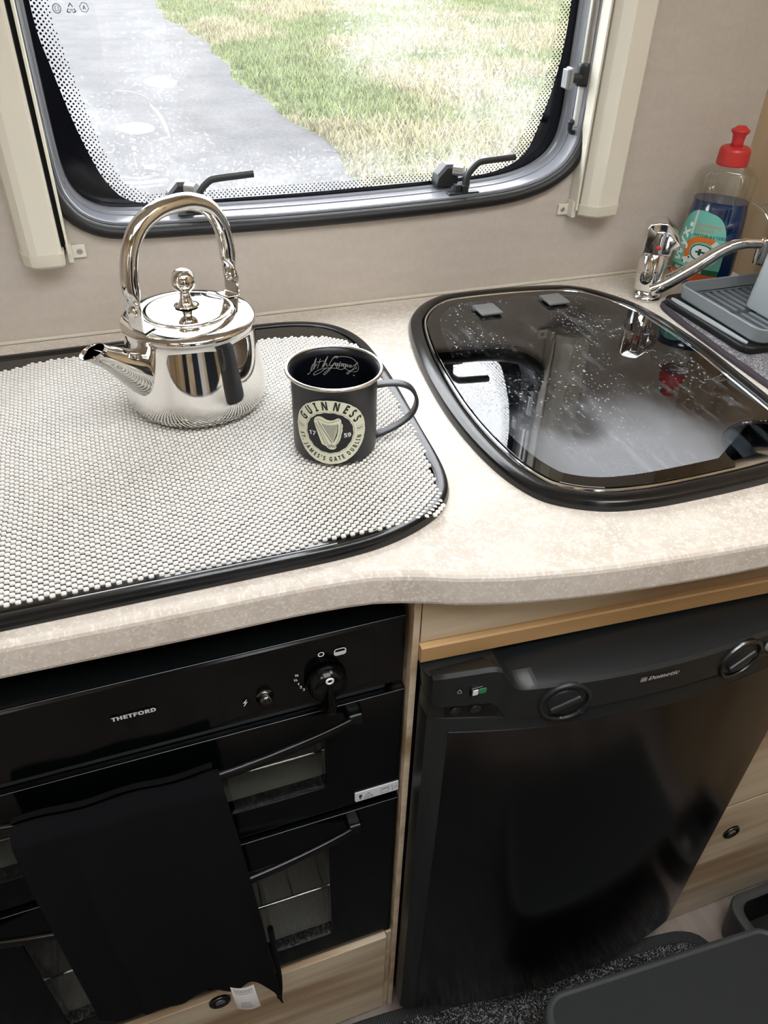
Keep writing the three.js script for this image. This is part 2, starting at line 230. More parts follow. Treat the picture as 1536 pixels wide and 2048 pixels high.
// ---------------------------------------------------------------- window_1: seal, frame, acrylic pane
{
  const w = structGroup('window_1');
  const cap = []; for (let i = 0; i <= 10; i++) { const a = Math.PI * (1 - i / 10); cap.push([0.0085 + 0.0085 * Math.cos(a), 0.002 + 0.011 * Math.sin(a)]); }
  struct('rubber_seal', ringSweep(sealOut, [[0, -0.002], ...cap, [0.0172, -0.004]]), M.rubber, w);
  struct('frame', ringSweep(sealOut, [[0.0165, 0.004], [0.0172, 0.0045], [0.0182, 0.0045], [0.0184, 0.001], [0.0188, 0.001], [0.0189, 0.0035], [0.0202, 0.0015], [0.0212, -0.018], [0.0212, -0.0185], [0.0222, -0.0185], [0.0222, -0.0215], [0.021, -0.0215], [0.021, -0.023], [0.0218, -0.034], [0.0240, -0.036], [0.0244, -0.043]], 0.5), M.revealGrey, w);
  const paneOut = inward(sealOut, 0.012);
  struct('pane', plate(paneOut, 0.003).translate(0, 0, -0.049), M.glass, w);
  struct('black_border', plate(paneOut, 0.0008, [dotOut]).translate(0, 0, -0.0456), M.frit, w);
  const dots = [], pitch = 0.0054;
  const disc = r => new THREE.CircleGeometry(r, 7);
  for (let j = 0; j < 130; j++) for (let i = 0; i < 140; i++) {
    const x = -0.04 + (i + (j % 2) / 2) * pitch, y = 1.06 + j * pitch / 2; if (y > 1.32) break;
    if (inside(dotOut, x, y) && !inside(dotIn, x, y)) { let dm = 1; for (const p of dotIn) dm = Math.min(dm, Math.hypot(p.x - x, p.y - y)); dots.push(disc(0.00075 + 0.0006 * clamp(dm / 0.016)).translate(x, y, -0.0452)); }
  }
  const dm = struct('dot_screen', dots, M.frit, w); dm.userData.kind = 'stuff';
  // dust and dried drops on the acrylic
  const a1 = fbm(150, 150, 2, 101), a2 = fbm(5, 5, 4, 103), a3 = fbm(260, 260, 1, 107);
  const dust = tex(1024, 1024, (u, v) => 0.68 * clamp(0.05 + 0.16 * sm(0.35, 0.75, a2(u, v)) * (0.4 + a1(u, v)) + 0.5 * sm(0.74, 0.9, a3(u, v)) * sm(0.3, 0.7, a2(u, v))), 1, false);
  const film = patch(1, 1, (u, v) => [lerp(-0.03, 0.62, u), lerp(1.06, 1.54, v), -0.0505]);
  struct('dust_film', film, phys({ color: 0xffffff, transmission: 1, roughness: 1, thickness: 0, alphaMap: dust, transparent: true }), w);
  // printed approval marks
  const mk = canvas(512, 256, c => { c.strokeStyle = c.fillStyle = 'rgba(70,72,76,1)'; c.lineWidth = 9; c.beginPath(); c.arc(70, 160, 50, 0, 7); c.stroke(); c.lineWidth = 5; for (const x of [40, 55, 85, 100]) { c.beginPath(); c.moveTo(x, 130); c.lineTo(x, 190); c.stroke(); } c.strokeRect(56, 132, 30, 54);
    c.lineWidth = 11; c.lineCap = 'round'; c.beginPath(); c.moveTo(215, 140); c.lineTo(240, 105); c.lineTo(265, 140); c.moveTo(280, 165); c.lineTo(295, 195); c.lineTo(262, 205); c.moveTo(225, 205); c.lineTo(190, 198); c.lineTo(205, 165); c.stroke(); c.font = 'bold 40px sans-serif'; c.textAlign = 'center'; c.fillText('10', 241, 192);
    c.lineWidth = 7; c.beginPath(); for (let i = 0; i <= 6; i++) { const a = i * Math.PI / 3 + 0.2; c.lineTo(405 + 56 * Math.cos(a), 150 + 56 * Math.sin(a)); } c.stroke(); c.font = 'bold 62px sans-serif'; c.fillText('A', 405, 172); c.beginPath(); c.arc(365, 20, 48, 0, 7); c.stroke(); });
  struct('printed_marks', patch(1, 1, (u, v) => [lerp(-0.0085, 0.0335, u), lerp(1.2635, 1.2845, v), -0.0448]), print(mk), w);
}

// ---------------------------------------------------------------- worktop
const sinkOut = outline([[0.352, 0.104], [0.378, 0.061], [0.411, 0.034], [0.446, 0.024], [0.523, 0.025], [0.60, 0.036], [0.640, 0.056], [0.666, 0.092], [0.683, 0.135], [0.690, 0.19], [0.690, 0.27], [0.682, 0.345], [0.675, 0.41], [0.668, 0.46], [0.655, 0.50], [0.625, 0.523], [0.564, 0.530], [0.49, 0.532], [0.428, 0.530], [0.381, 0.520], [0.343, 0.496], [0.326, 0.467], [0.316, 0.425], [0.312, 0.361], [0.316, 0.285], [0.330, 0.187]].map(([x, z]) => [x, -z]), 200);
const frontZ = x => { const T = [[-1.1, 0.522], [-0.13, 0.527], [0.0, 0.531], [0.10, 0.533], [0.155, 0.538], [0.19, 0.548], [0.225, 0.562], [0.27, 0.575], [0.34, 0.588], [0.42, 0.597], [0.5, 0.603], [0.6, 0.606], [0.75, 0.604], [0.94, 0.598]]; let i = 0; while (i < T.length - 2 && T[i + 1][0] < x) i++; const g = k => T[clamp(k, 0, T.length - 1)], p0 = g(i - 1)[1], p1 = g(i)[1], p2 = g(i + 1)[1], p3 = g(i + 2)[1], t = clamp((x - T[i][0]) / (T[i + 1][0] - T[i][0])); return p1 + 0.5 * t * (p2 - p0 + t * (2 * p0 - 5 * p1 + 4 * p2 - p3 + t * (3 * (p1 - p2) + p3 - p0))); };
{
  const P = [V2(X1 - 0.001, -0.002), V2(X0 + 0.001, -0.002)]; for (let i = 0; i <= 90; i++) { const x = lerp(X0 + 0.001, X1 - 0.001, i / 90); P.push(V2(x, -frontZ(x))); }
  const g = plate(P, 0.036, [inward(sinkOut, 0.012)], 0.006);
  tag(obj('worktop', flat(g).translate(0, H - 0.036, 0), M.laminate), 'mottled cream laminate worktop with a curved front edge under the window', 'worktop');
  obj('sealant', box(X1 - X0 - 0.01, 0.004, 0.004, (X0 + X1) / 2, H + 0.001, 0.0025, 0.001), M.creamDark, scene.getObjectByName('worktop'), 'thin pale sealant bead along the wall');
}

// ---------------------------------------------------------------- hob cover and mat
{
  const hob = outline([[-0.42, 0.30], [-0.42, 0.47], [-0.40, 0.505], [-0.36, 0.512], [-0.13, 0.512], [0.06, 0.512], [0.144, 0.511], [0.192, 0.503], [0.232, 0.485], [0.2545, 0.462], [0.2655, 0.435], [0.271, 0.40], [0.2755, 0.339], [0.2835, 0.239], [0.285, 0.165], [0.281, 0.122], [0.2685, 0.088], [0.244, 0.063], [0.205, 0.049], [0.15, 0.046], [0, 0.047], [-0.15, 0.048], [-0.36, 0.048], [-0.40, 0.055], [-0.42, 0.09]].map(([x, z]) => [x, -z]), 260);
  const t = thing('hob_cover', 'black glass hob cover in a raised black frame under the white mat', 'hob cover', [0, H + 0.0004, 0]);
  obj('frame', flat(ringSweep(hob, [[0, 0], [0, 0.003], [0.0015, 0.0065], [0.004, 0.0078], [0.010, 0.0078], [0.0125, 0.0065], [0.0135, 0.0035]], 0.5)), M.lidFrame, t);
  obj('glass_lid', flat(plate(inward(hob, 0.0145), 0.006, [], 0.0018)), M.gloss, t);
  const mat = thing('nonslip_mat', 'white knobbly nonslip mat lying on the black hob cover', 'mat', [0, H + 0.006, 0]);
  const mo = outline([[-0.36, 0.30], [-0.36, 0.494], [-0.13, 0.4955], [-0.02, 0.493], [0.065, 0.493], [0.151, 0.491], [0.232, 0.487], [0.2425, 0.478], [0.2475, 0.462], [0.255, 0.42], [0.262, 0.375], [0.268, 0.293], [0.2715, 0.195], [0.2685, 0.142], [0.255, 0.118], [0.231, 0.105], [0.184, 0.094], [0.1, 0.088], [0.03, 0.080], [-0.04, 0.076], [-0.10, 0.081], [-0.139, 0.092], [-0.36, 0.10]].map(([x, z]) => [x, z]), 260, 0.3);
  const knob = new THREE.SphereGeometry(1, 12, 7, 0, Math.PI * 2, 0, Math.PI * 0.62), kp = knob.attributes.position;
  for (let i = 0; i < kp.count; i++) { const x = kp.getX(i), y = kp.getY(i), z = kp.getZ(i); const f = v => Math.sign(v) * Math.abs(v) ** 0.62; kp.setXYZ(i, f(x) * 0.00224, Math.max(0, 0.0004 + 0.0023 * f(y)), f(z) * 0.00184); }
  knob.computeVertexNormals();
  const list = [], px = 0.0041, pz = 0.0067;
  for (let i = 0; i < 170; i++) for (let j = 0; j < 70; j++) { const x0 = -0.38 + i * px, z0 = 0.06 + (j + (i % 2) / 2) * pz; if (inside(mo, x0, z0)) list.push([x0 + 0.0006 * Math.sin(z0 * 40), z0 + 0.0012 * Math.sin(x0 * 9) + 0.0004 * (rnd() - 0.5)]); }
  const im = shade(new THREE.InstancedMesh(knob, M.mat, list.length)), m = new THREE.Matrix4(), q = new THREE.Quaternion();
  list.forEach(([x, z], i) => { const s = 0.95 + 0.1 * rnd(); m.compose(V(x, 0, z), q, V(1, s, s)); im.setMatrixAt(i, m); });
  im.name = 'foam_knobs'; im.userData.kind = 'stuff'; mat.add(im);
}

// ---------------------------------------------------------------- kettle
{
  const kx = 0.0645, kz = 0.2245, t = thing('kettle', 'polished steel kettle with a hooped handle standing on the white mat', 'kettle', [kx, H + 0.0105, kz], 0.59);
  obj('body', lathe([[0, 0], [0.056, 0], [0.063, 0.0015], [0.0685, 0.0055], [0.0714, 0.0112], [0.0727, 0.0185], [0.0724, 0.0255], [0.0712, 0.034], [0.0697, 0.044], [0.0682, 0.054], [0.0667, 0.064], [0.0653, 0.074], [0.0643, 0.082], [0.0640, 0.0865], [0.0650, 0.0885], [0.0665, 0.0905], [0.0668, 0.093], [0.0655, 0.0955], [0.062, 0.0975], [0.055, 0.0992], [0.0462, 0.1005], [0.0448, 0.0995], [0.0445, 0.097], [0, 0.096]], 96), M.steel, t);
  const lid = obj('lid', lathe([[0, 0.098], [0.0437, 0.098], [0.0437, 0.1005], [0.0428, 0.1017], [0.039, 0.1024], [0.033, 0.1030], [0.022, 0.1040], [0.012, 0.1047], [0, 0.1050]], 80), M.steel, t);
  obj('knob', [new THREE.SphereGeometry(0.0118, 48, 32).translate(0, 0.1305, 0), lathe([[0, 0.1045], [0.0125, 0.1056], [0.0095, 0.1066], [0.0072, 0.1085], [0.0058, 0.112], [0.0050, 0.1155], [0.0052, 0.1195], [0, 0.1195]], 40)], M.steel, lid);
  const hp = [[-0.0600, 0.1135, 0], [-0.0602, 0.121, 0], [-0.0606, 0.134, 0], [-0.0600, 0.152, 0], [-0.0545, 0.173, 0], [-0.0415, 0.1905, 0], [-0.021, 0.2000, 0], [0, 0.2020, 0], [0.021, 0.2000, 0], [0.0415, 0.1905, 0], [0.0545, 0.173, 0], [0.0600, 0.152, 0], [0.0606, 0.134, 0], [0.0602, 0.121, 0], [0.0600, 0.1135, 0]];
  const c = curve(hp), S = [], n = 120; for (let i = 0; i <= n; i++) { const f = i / n, p = c.getPointAt(f), d = c.getTangentAt(f), o = V(-d.y, d.x, 0), e = Math.min(sm(0.045, 0.10, f), sm(0.045, 0.10, 1 - f)), a = lerp(0.0012, 0.0082, e), b = lerp(0.0098, 0.0082, e) * Math.sqrt(sm(-0.004, 0.03, Math.min(f, 1 - f))); S.push([...Array(20)].map((_, k) => { const q = k / 20 * 2 * Math.PI; return [p.x + o.x * a * Math.cos(q), p.y + o.y * a * Math.cos(q), b * Math.sin(q)]; })); }
  obj('handle', loft(S, 1.2), M.steel, t);
  for (const s of [-1, 1]) {
    const hgt = 0.1185, bx = s * 0.0622;
    const br = obj('bracket', [strap([[s * 0.0475, 0.1012, 0], [s * 0.0545, 0.1002, 0], [s * 0.0605, 0.0995, 0], [bx, 0.1012, 0], [bx, 0.106, 0], [bx, hgt, 0]], 0.0215, 0.0014, [0, 0, 1], 24), new THREE.CylinderGeometry(0.0104, 0.0104, 0.0014, 32).rotateZ(Math.PI / 2).translate(bx, hgt, 0)], M.steel, t);
    obj('rivet', [lathe([[0, 0.0032], [0.0035, 0.0030], [0.0052, 0.0018], [0.0056, 0], [0, 0]], 28).rotateZ(-s * Math.PI / 2).translate(bx + s * 0.0006, hgt, 0), new THREE.TorusGeometry(0.0034, 0.0009, 8, 28).rotateY(Math.PI / 2).translate(s * 0.0586, hgt, 0)], M.steel, br);
  }
  // spout: a tapering open tube rising to a lipped mouth
  const sp = curve([[-0.0480, 0.0500, 0], [-0.062, 0.0575, 0], [-0.078, 0.0690, 0], [-0.095, 0.0830, 0], [-0.1135, 0.0975, 0]]), T = [], N = 32;
  const ring = (f, r) => { const p = sp.getPointAt(f), d = sp.getTangentAt(f), o = V(-d.y, d.x, 0), wide = lerp(0.74, 1, sm(0, 0.7, f)); return [...Array(36)].map((_, k) => { const q = k / 36 * 2 * Math.PI, tilt = sm(0.7, 1, f) * 0.0075 * Math.cos(q); return [p.x + o.x * r * Math.cos(q) + d.x * tilt, p.y + o.y * r * Math.cos(q) + d.y * tilt, r * wide * Math.sin(q)]; }); };
  for (let i = 0; i <= N; i++) { const f = i / N; T.push(ring(f, lerp(0.0330, 0.0098, Math.pow(sm(-0.25, 1.0, f), 0.72)) + 0.0008 * sm(0.92, 1, f))); }
  T.push(ring(1, 0.0098)); T.push(ring(0.975, 0.0088)); for (let i = 0; i < 7; i++) T.push(ring(0.93 - i * 0.06, 0.0088));
  obj('spout', loft(T, 0.9, true), M.steel, t);
}

// ---------------------------------------------------------------- mug
{
  const mx = 0.1785, mz = 0.3535, r = 0.0405, t = thing('mug', 'matt black metal mug with a round cream badge and silver rim on the mat', 'mug', [mx, H + 0.0105, mz]);
  obj('body', lathe([[0, 0.0006], [0.034, 0.0006], [0.0375, 0], [0.0398, 0.0018], [r, 0.006], [r, 0.076], [0.0412, 0.0795], [0.0428, 0.0815], [0.0437, 0.0832]], 72), M.mug, t);
  obj('lining', lathe([[0.0437, 0.0836], [0.0415, 0.0822], [0.0398, 0.0785], [0.0393, 0.075], [0.0393, 0.006], [0.036, 0.002], [0, 0.002]], 72), M.mugIn, t);
  obj('rim', new THREE.TorusGeometry(0.0443, 0.0017, 14, 80).rotateX(Math.PI / 2).translate(0, 0.0833, 0), M.silver, t);
  const dir = 12 * Math.PI / 180, dx = Math.cos(dir), dz = Math.sin(dir);
  obj('handle', strap([[0.0395, 0.0635], [0.050, 0.0648], [0.062, 0.0642], [0.0725, 0.0595], [0.0785, 0.0505], [0.0795, 0.041], [0.0755, 0.0305], [0.066, 0.0215], [0.053, 0.0135], [0.0395, 0.0075]].map(([u, y]) => [u * dx, y, u * dz]), 0.011, 0.0034, [-dz, 0, dx], 60), M.mug, t);
  const wrap = (map, az, w, h, yc, rad) => patch(40, 12, (u, v) => { const a = az + (u - 0.5) * w / rad * (rad > 0 ? 1 : 1); return [Math.sin(a) * Math.abs(rad), yc + (v - 0.5) * h, Math.cos(a) * Math.abs(rad)]; });
  const badge = (tone, full) => canvas(1024, 1024, (c, w) => {
    const q = w / 2, ink = '#1b1d20', cream = tone; c.translate(q, q);
    c.fillStyle = cream; c.beginPath(); for (let i = 0; i < 720; i++) { const a = i / 720 * 2 * Math.PI, chip = rnd() < 0.03 ? 10 * rnd() : 0, wob = 3 * Math.sin(a * 23) * Math.sin(a * 7.3); c.lineTo(Math.cos(a) * (496 + wob - chip), Math.sin(a) * (496 + wob - chip)); } c.fill();
    c.fillStyle = ink; c.beginPath(); for (let i = 0; i < 360; i++) { const a = i / 360 * 2 * Math.PI, wob = 3 * Math.sin(a * 17); c.lineTo(Math.cos(a) * (312 + wob), Math.sin(a) * (312 + wob)); } c.fill();
    c.strokeStyle = ink; c.lineWidth = 4; c.beginPath(); c.arc(0, 0, 328, 0, 7); c.stroke();
    const arcText = (s, r0, a0, a1, size, flip, squash = 0.8) => { c.font = `bold ${size}px sans-serif`; c.textAlign = 'center'; c.textBaseline = 'middle'; c.fillStyle = ink; const ws = [...s].map(ch => c.measureText(ch).width * squash + size * 0.13), tot = ws.reduce((p, b) => p + b, 0); let acc = 0; [...s].forEach((ch, i) => { const f = (acc + ws[i] / 2) / tot; acc += ws[i]; const a = lerp(a0, a1, f); c.save(); c.rotate(a); c.translate(0, flip ? r0 : -r0); c.scale(squash, 1); c.lineWidth = size * 0.05; c.strokeStyle = ink; c.strokeText(ch, 0, 0); c.fillText(ch, 0, 0); c.restore(); }); };
    arcText('GUINNESS', 412, -1.25, 1.25, 168, false, 0.68);
    arcText("ST. JAMES'S GATE DUBLIN", 414, 1.4, -1.4, 98, true, 0.62);
    for (const s of [-1, 1]) { c.save(); c.rotate(s * 1.5); c.translate(0, -412); c.rotate(s > 0 ? -Math.PI / 2 + 0.05 : Math.PI / 2); c.fillStyle = ink; c.font = 'bold 34px sans-serif'; c.textAlign = 'center'; c.textBaseline = 'middle'; c.fillText(s < 0 ? 'TRADE' : 'MARK', 0, 0); c.lineWidth = 3; c.strokeStyle = ink; for (const y of [-34, 34]) { c.beginPath(); c.moveTo(-60, y); c.lineTo(60, y); c.stroke(); } c.restore(); }
    c.fillStyle = '#e9e8e0'; c.font = 'bold 92px sans-serif'; c.textAlign = 'center'; c.textBaseline = 'middle'; c.fillText('17', -236, 30); c.fillText('59', 232, 40);
    // harp
    c.fillStyle = cream; c.strokeStyle = ink; c.lineJoin = 'round';
    c.beginPath(); c.moveTo(-205, -150); c.bezierCurveTo(-210, -230, -130, -270, -80, -235); c.bezierCurveTo(-20, -190, 40, -190, 90, -225); c.bezierCurveTo(130, -250, 160, -200, 150, -160); c.bezierCurveTo(190, -110, 160, -80, 165, -60); c.bezierCurveTo(175, -20, 150, 0, 150, 30); c.bezierCurveTo(140, 110, 110, 160, 80, 190); c.bezierCurveTo(95, 235, 60, 262, 20, 255); c.bezierCurveTo(-20, 250, -40, 225, -50, 205); c.lineTo(-105, 180); c.bezierCurveTo(-140, 80, -175, -40, -205, -150); c.fill();
    c.fillStyle = '#aeb09f'; c.beginPath(); c.moveTo(-110, -150); c.bezierCurveTo(-40, -120, 40, -120, 105, -140); c.bezierCurveTo(115, -40, 80, 60, 30, 130); c.lineTo(-110, -150); c.fill();
    c.lineWidth = 3; for (let i = 0; i < 11; i++) { c.beginPath(); c.moveTo(-100 + i * 19, -146 + 16 * Math.sin(i / 10 * 3.14)); c.lineTo(-88 + i * 12, -110 + i * 22); c.stroke(); }
    c.lineWidth = 9; c.beginPath(); c.moveTo(-150, -170); c.lineTo(28, 150); c.moveTo(105, -140); c.bezierCurveTo(110, -40, 90, 60, 44, 140); c.stroke();
    c.fillStyle = ink; c.beginPath(); c.moveTo(112, -70); c.lineTo(95, 40); c.lineTo(45, 130); c.lineTo(78, 40); c.fill();
    c.lineWidth = 4; for (let i = 0; i < 15; i++) { const f = i / 14; c.beginPath(); c.arc(lerp(-178, -60, f), lerp(-130, 170, f), 8, 0, 7); c.stroke(); c.beginPath(); c.arc(lerp(-140, -22, f), lerp(-110, 180, f), 5, 0, 7); c.stroke(); c.beginPath(); c.arc(lerp(148, 70, f * f), lerp(-150, 200, f), 6, 0, 7); c.stroke(); }
    c.lineWidth = 5; c.beginPath(); c.moveTo(-180, -180); c.bezierCurveTo(-120, -240, -60, -150, 0, -165); c.bezierCurveTo(50, -170, 100, -200, 130, -205); c.stroke();
    for (let i = 0; i < 5; i++) { c.beginPath(); c.arc(-20 + i * 18, 200 + 14 * Math.sin(i * 2), 16, 0, 7); c.stroke(); }
    c.globalCompositeOperation = 'destination-out'; for (let i = 0; i < 60; i++) { const a = rnd() * 6.28, d = 340 + 160 * rnd(); c.beginPath(); c.arc(Math.cos(a) * d, Math.sin(a) * d, 1 + 5 * rnd() ** 3, 0, 7); c.fill(); }
  });
  obj('badge', wrap(null, -0.40, 0.072, 0.0705, 0.0375, r + 0.0003), print(badge('#d7d8c2', true), 0.6), t, 'cream round printed badge with a harp');
  const side = canvas(256, 256, c => { c.strokeStyle = '#8c8f88'; c.lineWidth = 10; c.beginPath(); c.arc(128, 128, 110, 0, 7); c.stroke(); c.lineWidth = 6; c.beginPath(); c.arc(128, 128, 82, 0, 7); c.stroke(); });
  obj('side_mark', wrap(null, -1.72, 0.028, 0.028, 0.058, r + 0.0003), print(side, 0.6), t);
  // signature on the far inside wall
  const sig = canvas(2048, 768, c => {
    c.strokeStyle = '#b9bab2'; c.lineWidth = 15; c.lineCap = c.lineJoin = 'round'; const B = (...p) => { c.beginPath(); c.moveTo(p[0], p[1]); for (let i = 2; i < p.length; i += 6) c.bezierCurveTo(...p.slice(i, i + 6)); c.stroke(); };
    B(60, 470, 70, 520, 130, 500, 190, 420, 260, 320, 330, 180, 390, 60, 360, 180, 330, 290, 270, 400, 220, 470, 180, 420, 190, 360, 220, 260, 280, 230, 330, 210);                 // A
    B(300, 400, 340, 330, 350, 290, 370, 260, 360, 300, 380, 310, 410, 270);                                              // r
    B(410, 400, 450, 320, 480, 240, 520, 110); B(400, 200, 480, 215, 560, 200, 620, 195);                                  // t
    B(560, 400, 620, 290, 660, 200, 750, 60, 700, 200, 640, 300, 600, 400, 650, 310, 690, 270, 720, 300, 700, 350, 680, 390, 760, 360);            // h
    B(1030, 130, 1060, 60, 1000, 40, 950, 90, 860, 190, 800, 280, 790, 340, 800, 400, 880, 380, 960, 270, 880, 420, 760, 560, 660, 640, 600, 670, 590, 620, 640, 580, 760, 500, 860, 400, 940, 330);  // G
    c.font = 'italic bold 190px serif'; c.fillStyle = '#b9bab2'; c.save(); c.translate(940, 375); c.rotate(0.02); c.scale(0.96, 0.9); c.fillText('uinne', 0, 0); c.restore();
    B(1440, 380, 1560, 300, 1640, 210, 1700, 150, 1620, 280, 1500, 460, 1400, 570, 1330, 650, 1290, 610, 1340, 560, 1420, 490, 1540, 440, 1620, 360, 1660, 310, 1680, 280, 1640, 380);                 // long s, s
    B(900, 130, 1100, 50, 1450, 20, 1600, 120, 1740, 220, 1760, 340, 1680, 430, 1600, 510, 1450, 520, 1330, 470, 1220, 420, 1180, 330, 1240, 300, 1300, 280, 1330, 360, 1260, 430, 1180, 510, 1050, 500, 1010, 440, 990, 390, 1040, 340, 1080, 370, 1110, 410, 1050, 470, 950, 460, 780, 440, 560, 420, 400, 480, 280, 520, 230, 570, 310, 590, 450, 600, 580, 520, 700, 430);   // flourish
    c.beginPath(); c.arc(1560, 610, 26, 0, 7); c.fill();
  });
  obj('signature', patch(40, 8, (u, v) => { const a = Math.PI - 0.36 - (u - 0.5) * 1.75; return [Math.sin(a) * 0.0389, 0.0655 + (v - 0.5) * 0.0255, Math.cos(a) * 0.0389]; }), print(sig, 0.5), t, 'silver handwritten signature inside the mug');
}

// ---------------------------------------------------------------- sink with glass lid
{
  const t = thing('sink', 'inset sink with a curved black frame and smoked glass lid beside the tap', 'sink', [0, H, 0]);
  obj('frame', flat(ringSweep(sinkOut, [[0, 0], [0, 0.004], [0.0025, 0.009], [0.006, 0.011], [0.013, 0.0112], [0.0165, 0.010], [0.0185, 0.0065], [0.0195, -0.004], [0.019, -0.02]], 0.5)), M.lidFrame, t);
  obj('chrome_trim', flat(ringSweep(inward(sinkOut, 0.0200), [[-0.0006, -0.004], [-0.0006, 0.0080], [0.0004, 0.0098], [0.0024, 0.0098], [0.0034, 0.0080], [0.0034, -0.004]], 0.5)), M.chrome, t);
  // steel bowl with a draining shelf
  const rimIn = inward(sinkOut, 0.0205);
  obj('bowl', flat(ringSweep(rimIn, [[-0.004, -0.0065], [0.012, -0.0075], [0.014, -0.0095], [0.024, -0.0105], [0.036, -0.012], [0.046, -0.022], [0.054, -0.060], [0.060, -0.085], [0.080, -0.100], [0.13, -0.105]], 0.5)), M.bowlSteel ??= std({ color: 0xd6d8da, metalness: 1, roughness: 0.14 }), t);
  obj('bowl_floor', flat(plate(inward(rimIn, 0.125), 0.002).translate(0, 0, -0.107)), M.brushed, t);
  obj('plug_hole', [new THREE.TorusGeometry(0.03, 0.003, 10, 40).rotateX(Math.PI / 2).translate(0.50, -0.104, 0.28), new THREE.CylinderGeometry(0.028, 0.028, 0.002, 32).translate(0.50, -0.1045, 0.28)], M.darkSteel, t);
  // lid: outline with a finger notch cut from the front right corner
  const lidAll = inward(sinkOut, 0.0245), c0 = V2(0.606, -0.502), rn = 0.062;
  const far = (P, rad) => { const n = P.length, out = []; let i0 = -1; for (let i = 0; i < n; i++) if (P[i].distanceTo(c0) <= rad && P[(i + 1) % n].distanceTo(c0) > rad) i0 = (i + 1) % n; for (let k = 0; k < n; k++) { const p = P[(i0 + k) % n]; if (p.distanceTo(c0) > rad) out.push(p); } const a = out[out.length - 1], b = out[0]; let t0 = Math.atan2(a.y - c0.y, a.x - c0.x), t1 = Math.atan2(b.y - c0.y, b.x - c0.x); const bulge = Math.atan2(0.28 * -1 - c0.y, 0.48 - c0.x); const nrm = x => { while (x < 0) x += 2 * Math.PI; return x % (2 * Math.PI); }; let d1 = nrm(t1 - t0), dm = nrm(bulge - t0); const dir = dm < d1 ? d1 : d1 - 2 * Math.PI; for (let k = 1; k < 28; k++) { const q = t0 + dir * k / 28; out.push(V2(c0.x + rad * Math.cos(q), c0.y + rad * Math.sin(q))); } return out; };
  const lidP = far(lidAll, rn), lidInner = far(inward(lidAll, 0.0135), rn + 0.012);
  const lid = obj('glass_lid', flat(plate(lidP, 0.004, [], 0.0008).translate(0, 0, 0.006)), M.smoked, t, 'smoked glass sink lid');
  obj('black_border', flat(plate(lidP.map(p => p.clone()), 0.0006, [lidInner]).translate(0, 0, 0.0053)), M.frit, lid);
  const bor = []; for (let i = 0; i < lidP.length; i += 1) bor.push(lidP[i]);
  const wetA = fbm(160, 160, 2, 131), wetB = fbm(7, 7, 4, 133), wetC = fbm(40, 12, 3, 137);
  const wet = tex(1024, 1024, (u, v) => { const cl = sm(0.28, 0.62, wetB(u, v)), fog = sm(0.36, 0.08, Math.hypot((u - 0.34) * 0.8, (v - 0.10) * 1.1) + 0.16 * (wetB(v, u) - 0.5)) * (1 - 0.75 * sm(0.11, 0.04, Math.hypot(u - 0.3, v - 0.27))), dark = sm(0.1, 0.5, v); return clamp(0.003 + 0.30 * fog + 0.02 * cl * wetA(u, v) + 0.6 * sm(0.76, 0.86, wetA(u, v)) * cl * dark + 0.06 * sm(0.6, 0.8, wetC(u, v)) * cl); }, 1, false);
  const g = new THREE.ShapeGeometry(new THREE.Shape(inward(lidAll, 0.016).filter(p => p.distanceTo(c0) > rn + 0.012)), 1); { const p = g.attributes.position, uv = g.attributes.uv; for (let i = 0; i < p.count; i++) uv.setXY(i, (p.getX(i) - 0.32) / 0.36, (p.getY(i) + 0.52) / 0.48); }
  obj('water_marks', flat(g).translate(0, 0.01025, 0), std({ color: 0xd6dce4, roughness: 0.9, transparent: true, alphaMap: wet }), lid);
  for (const [x, z] of [[0.4655, 0.102], [0.5705, 0.096]]) obj('hinge_clip', [box(0.031, 0.004, 0.030, x, 0.0135, z, 0.0018, 3), box(0.031, 0.012, 0.010, x, 0.009, z - 0.013, 0.0018, 3)], M.greyClip ??= std({ color: 0x787a7c, roughness: 0.35, metalness: 0.3 }), lid);
}

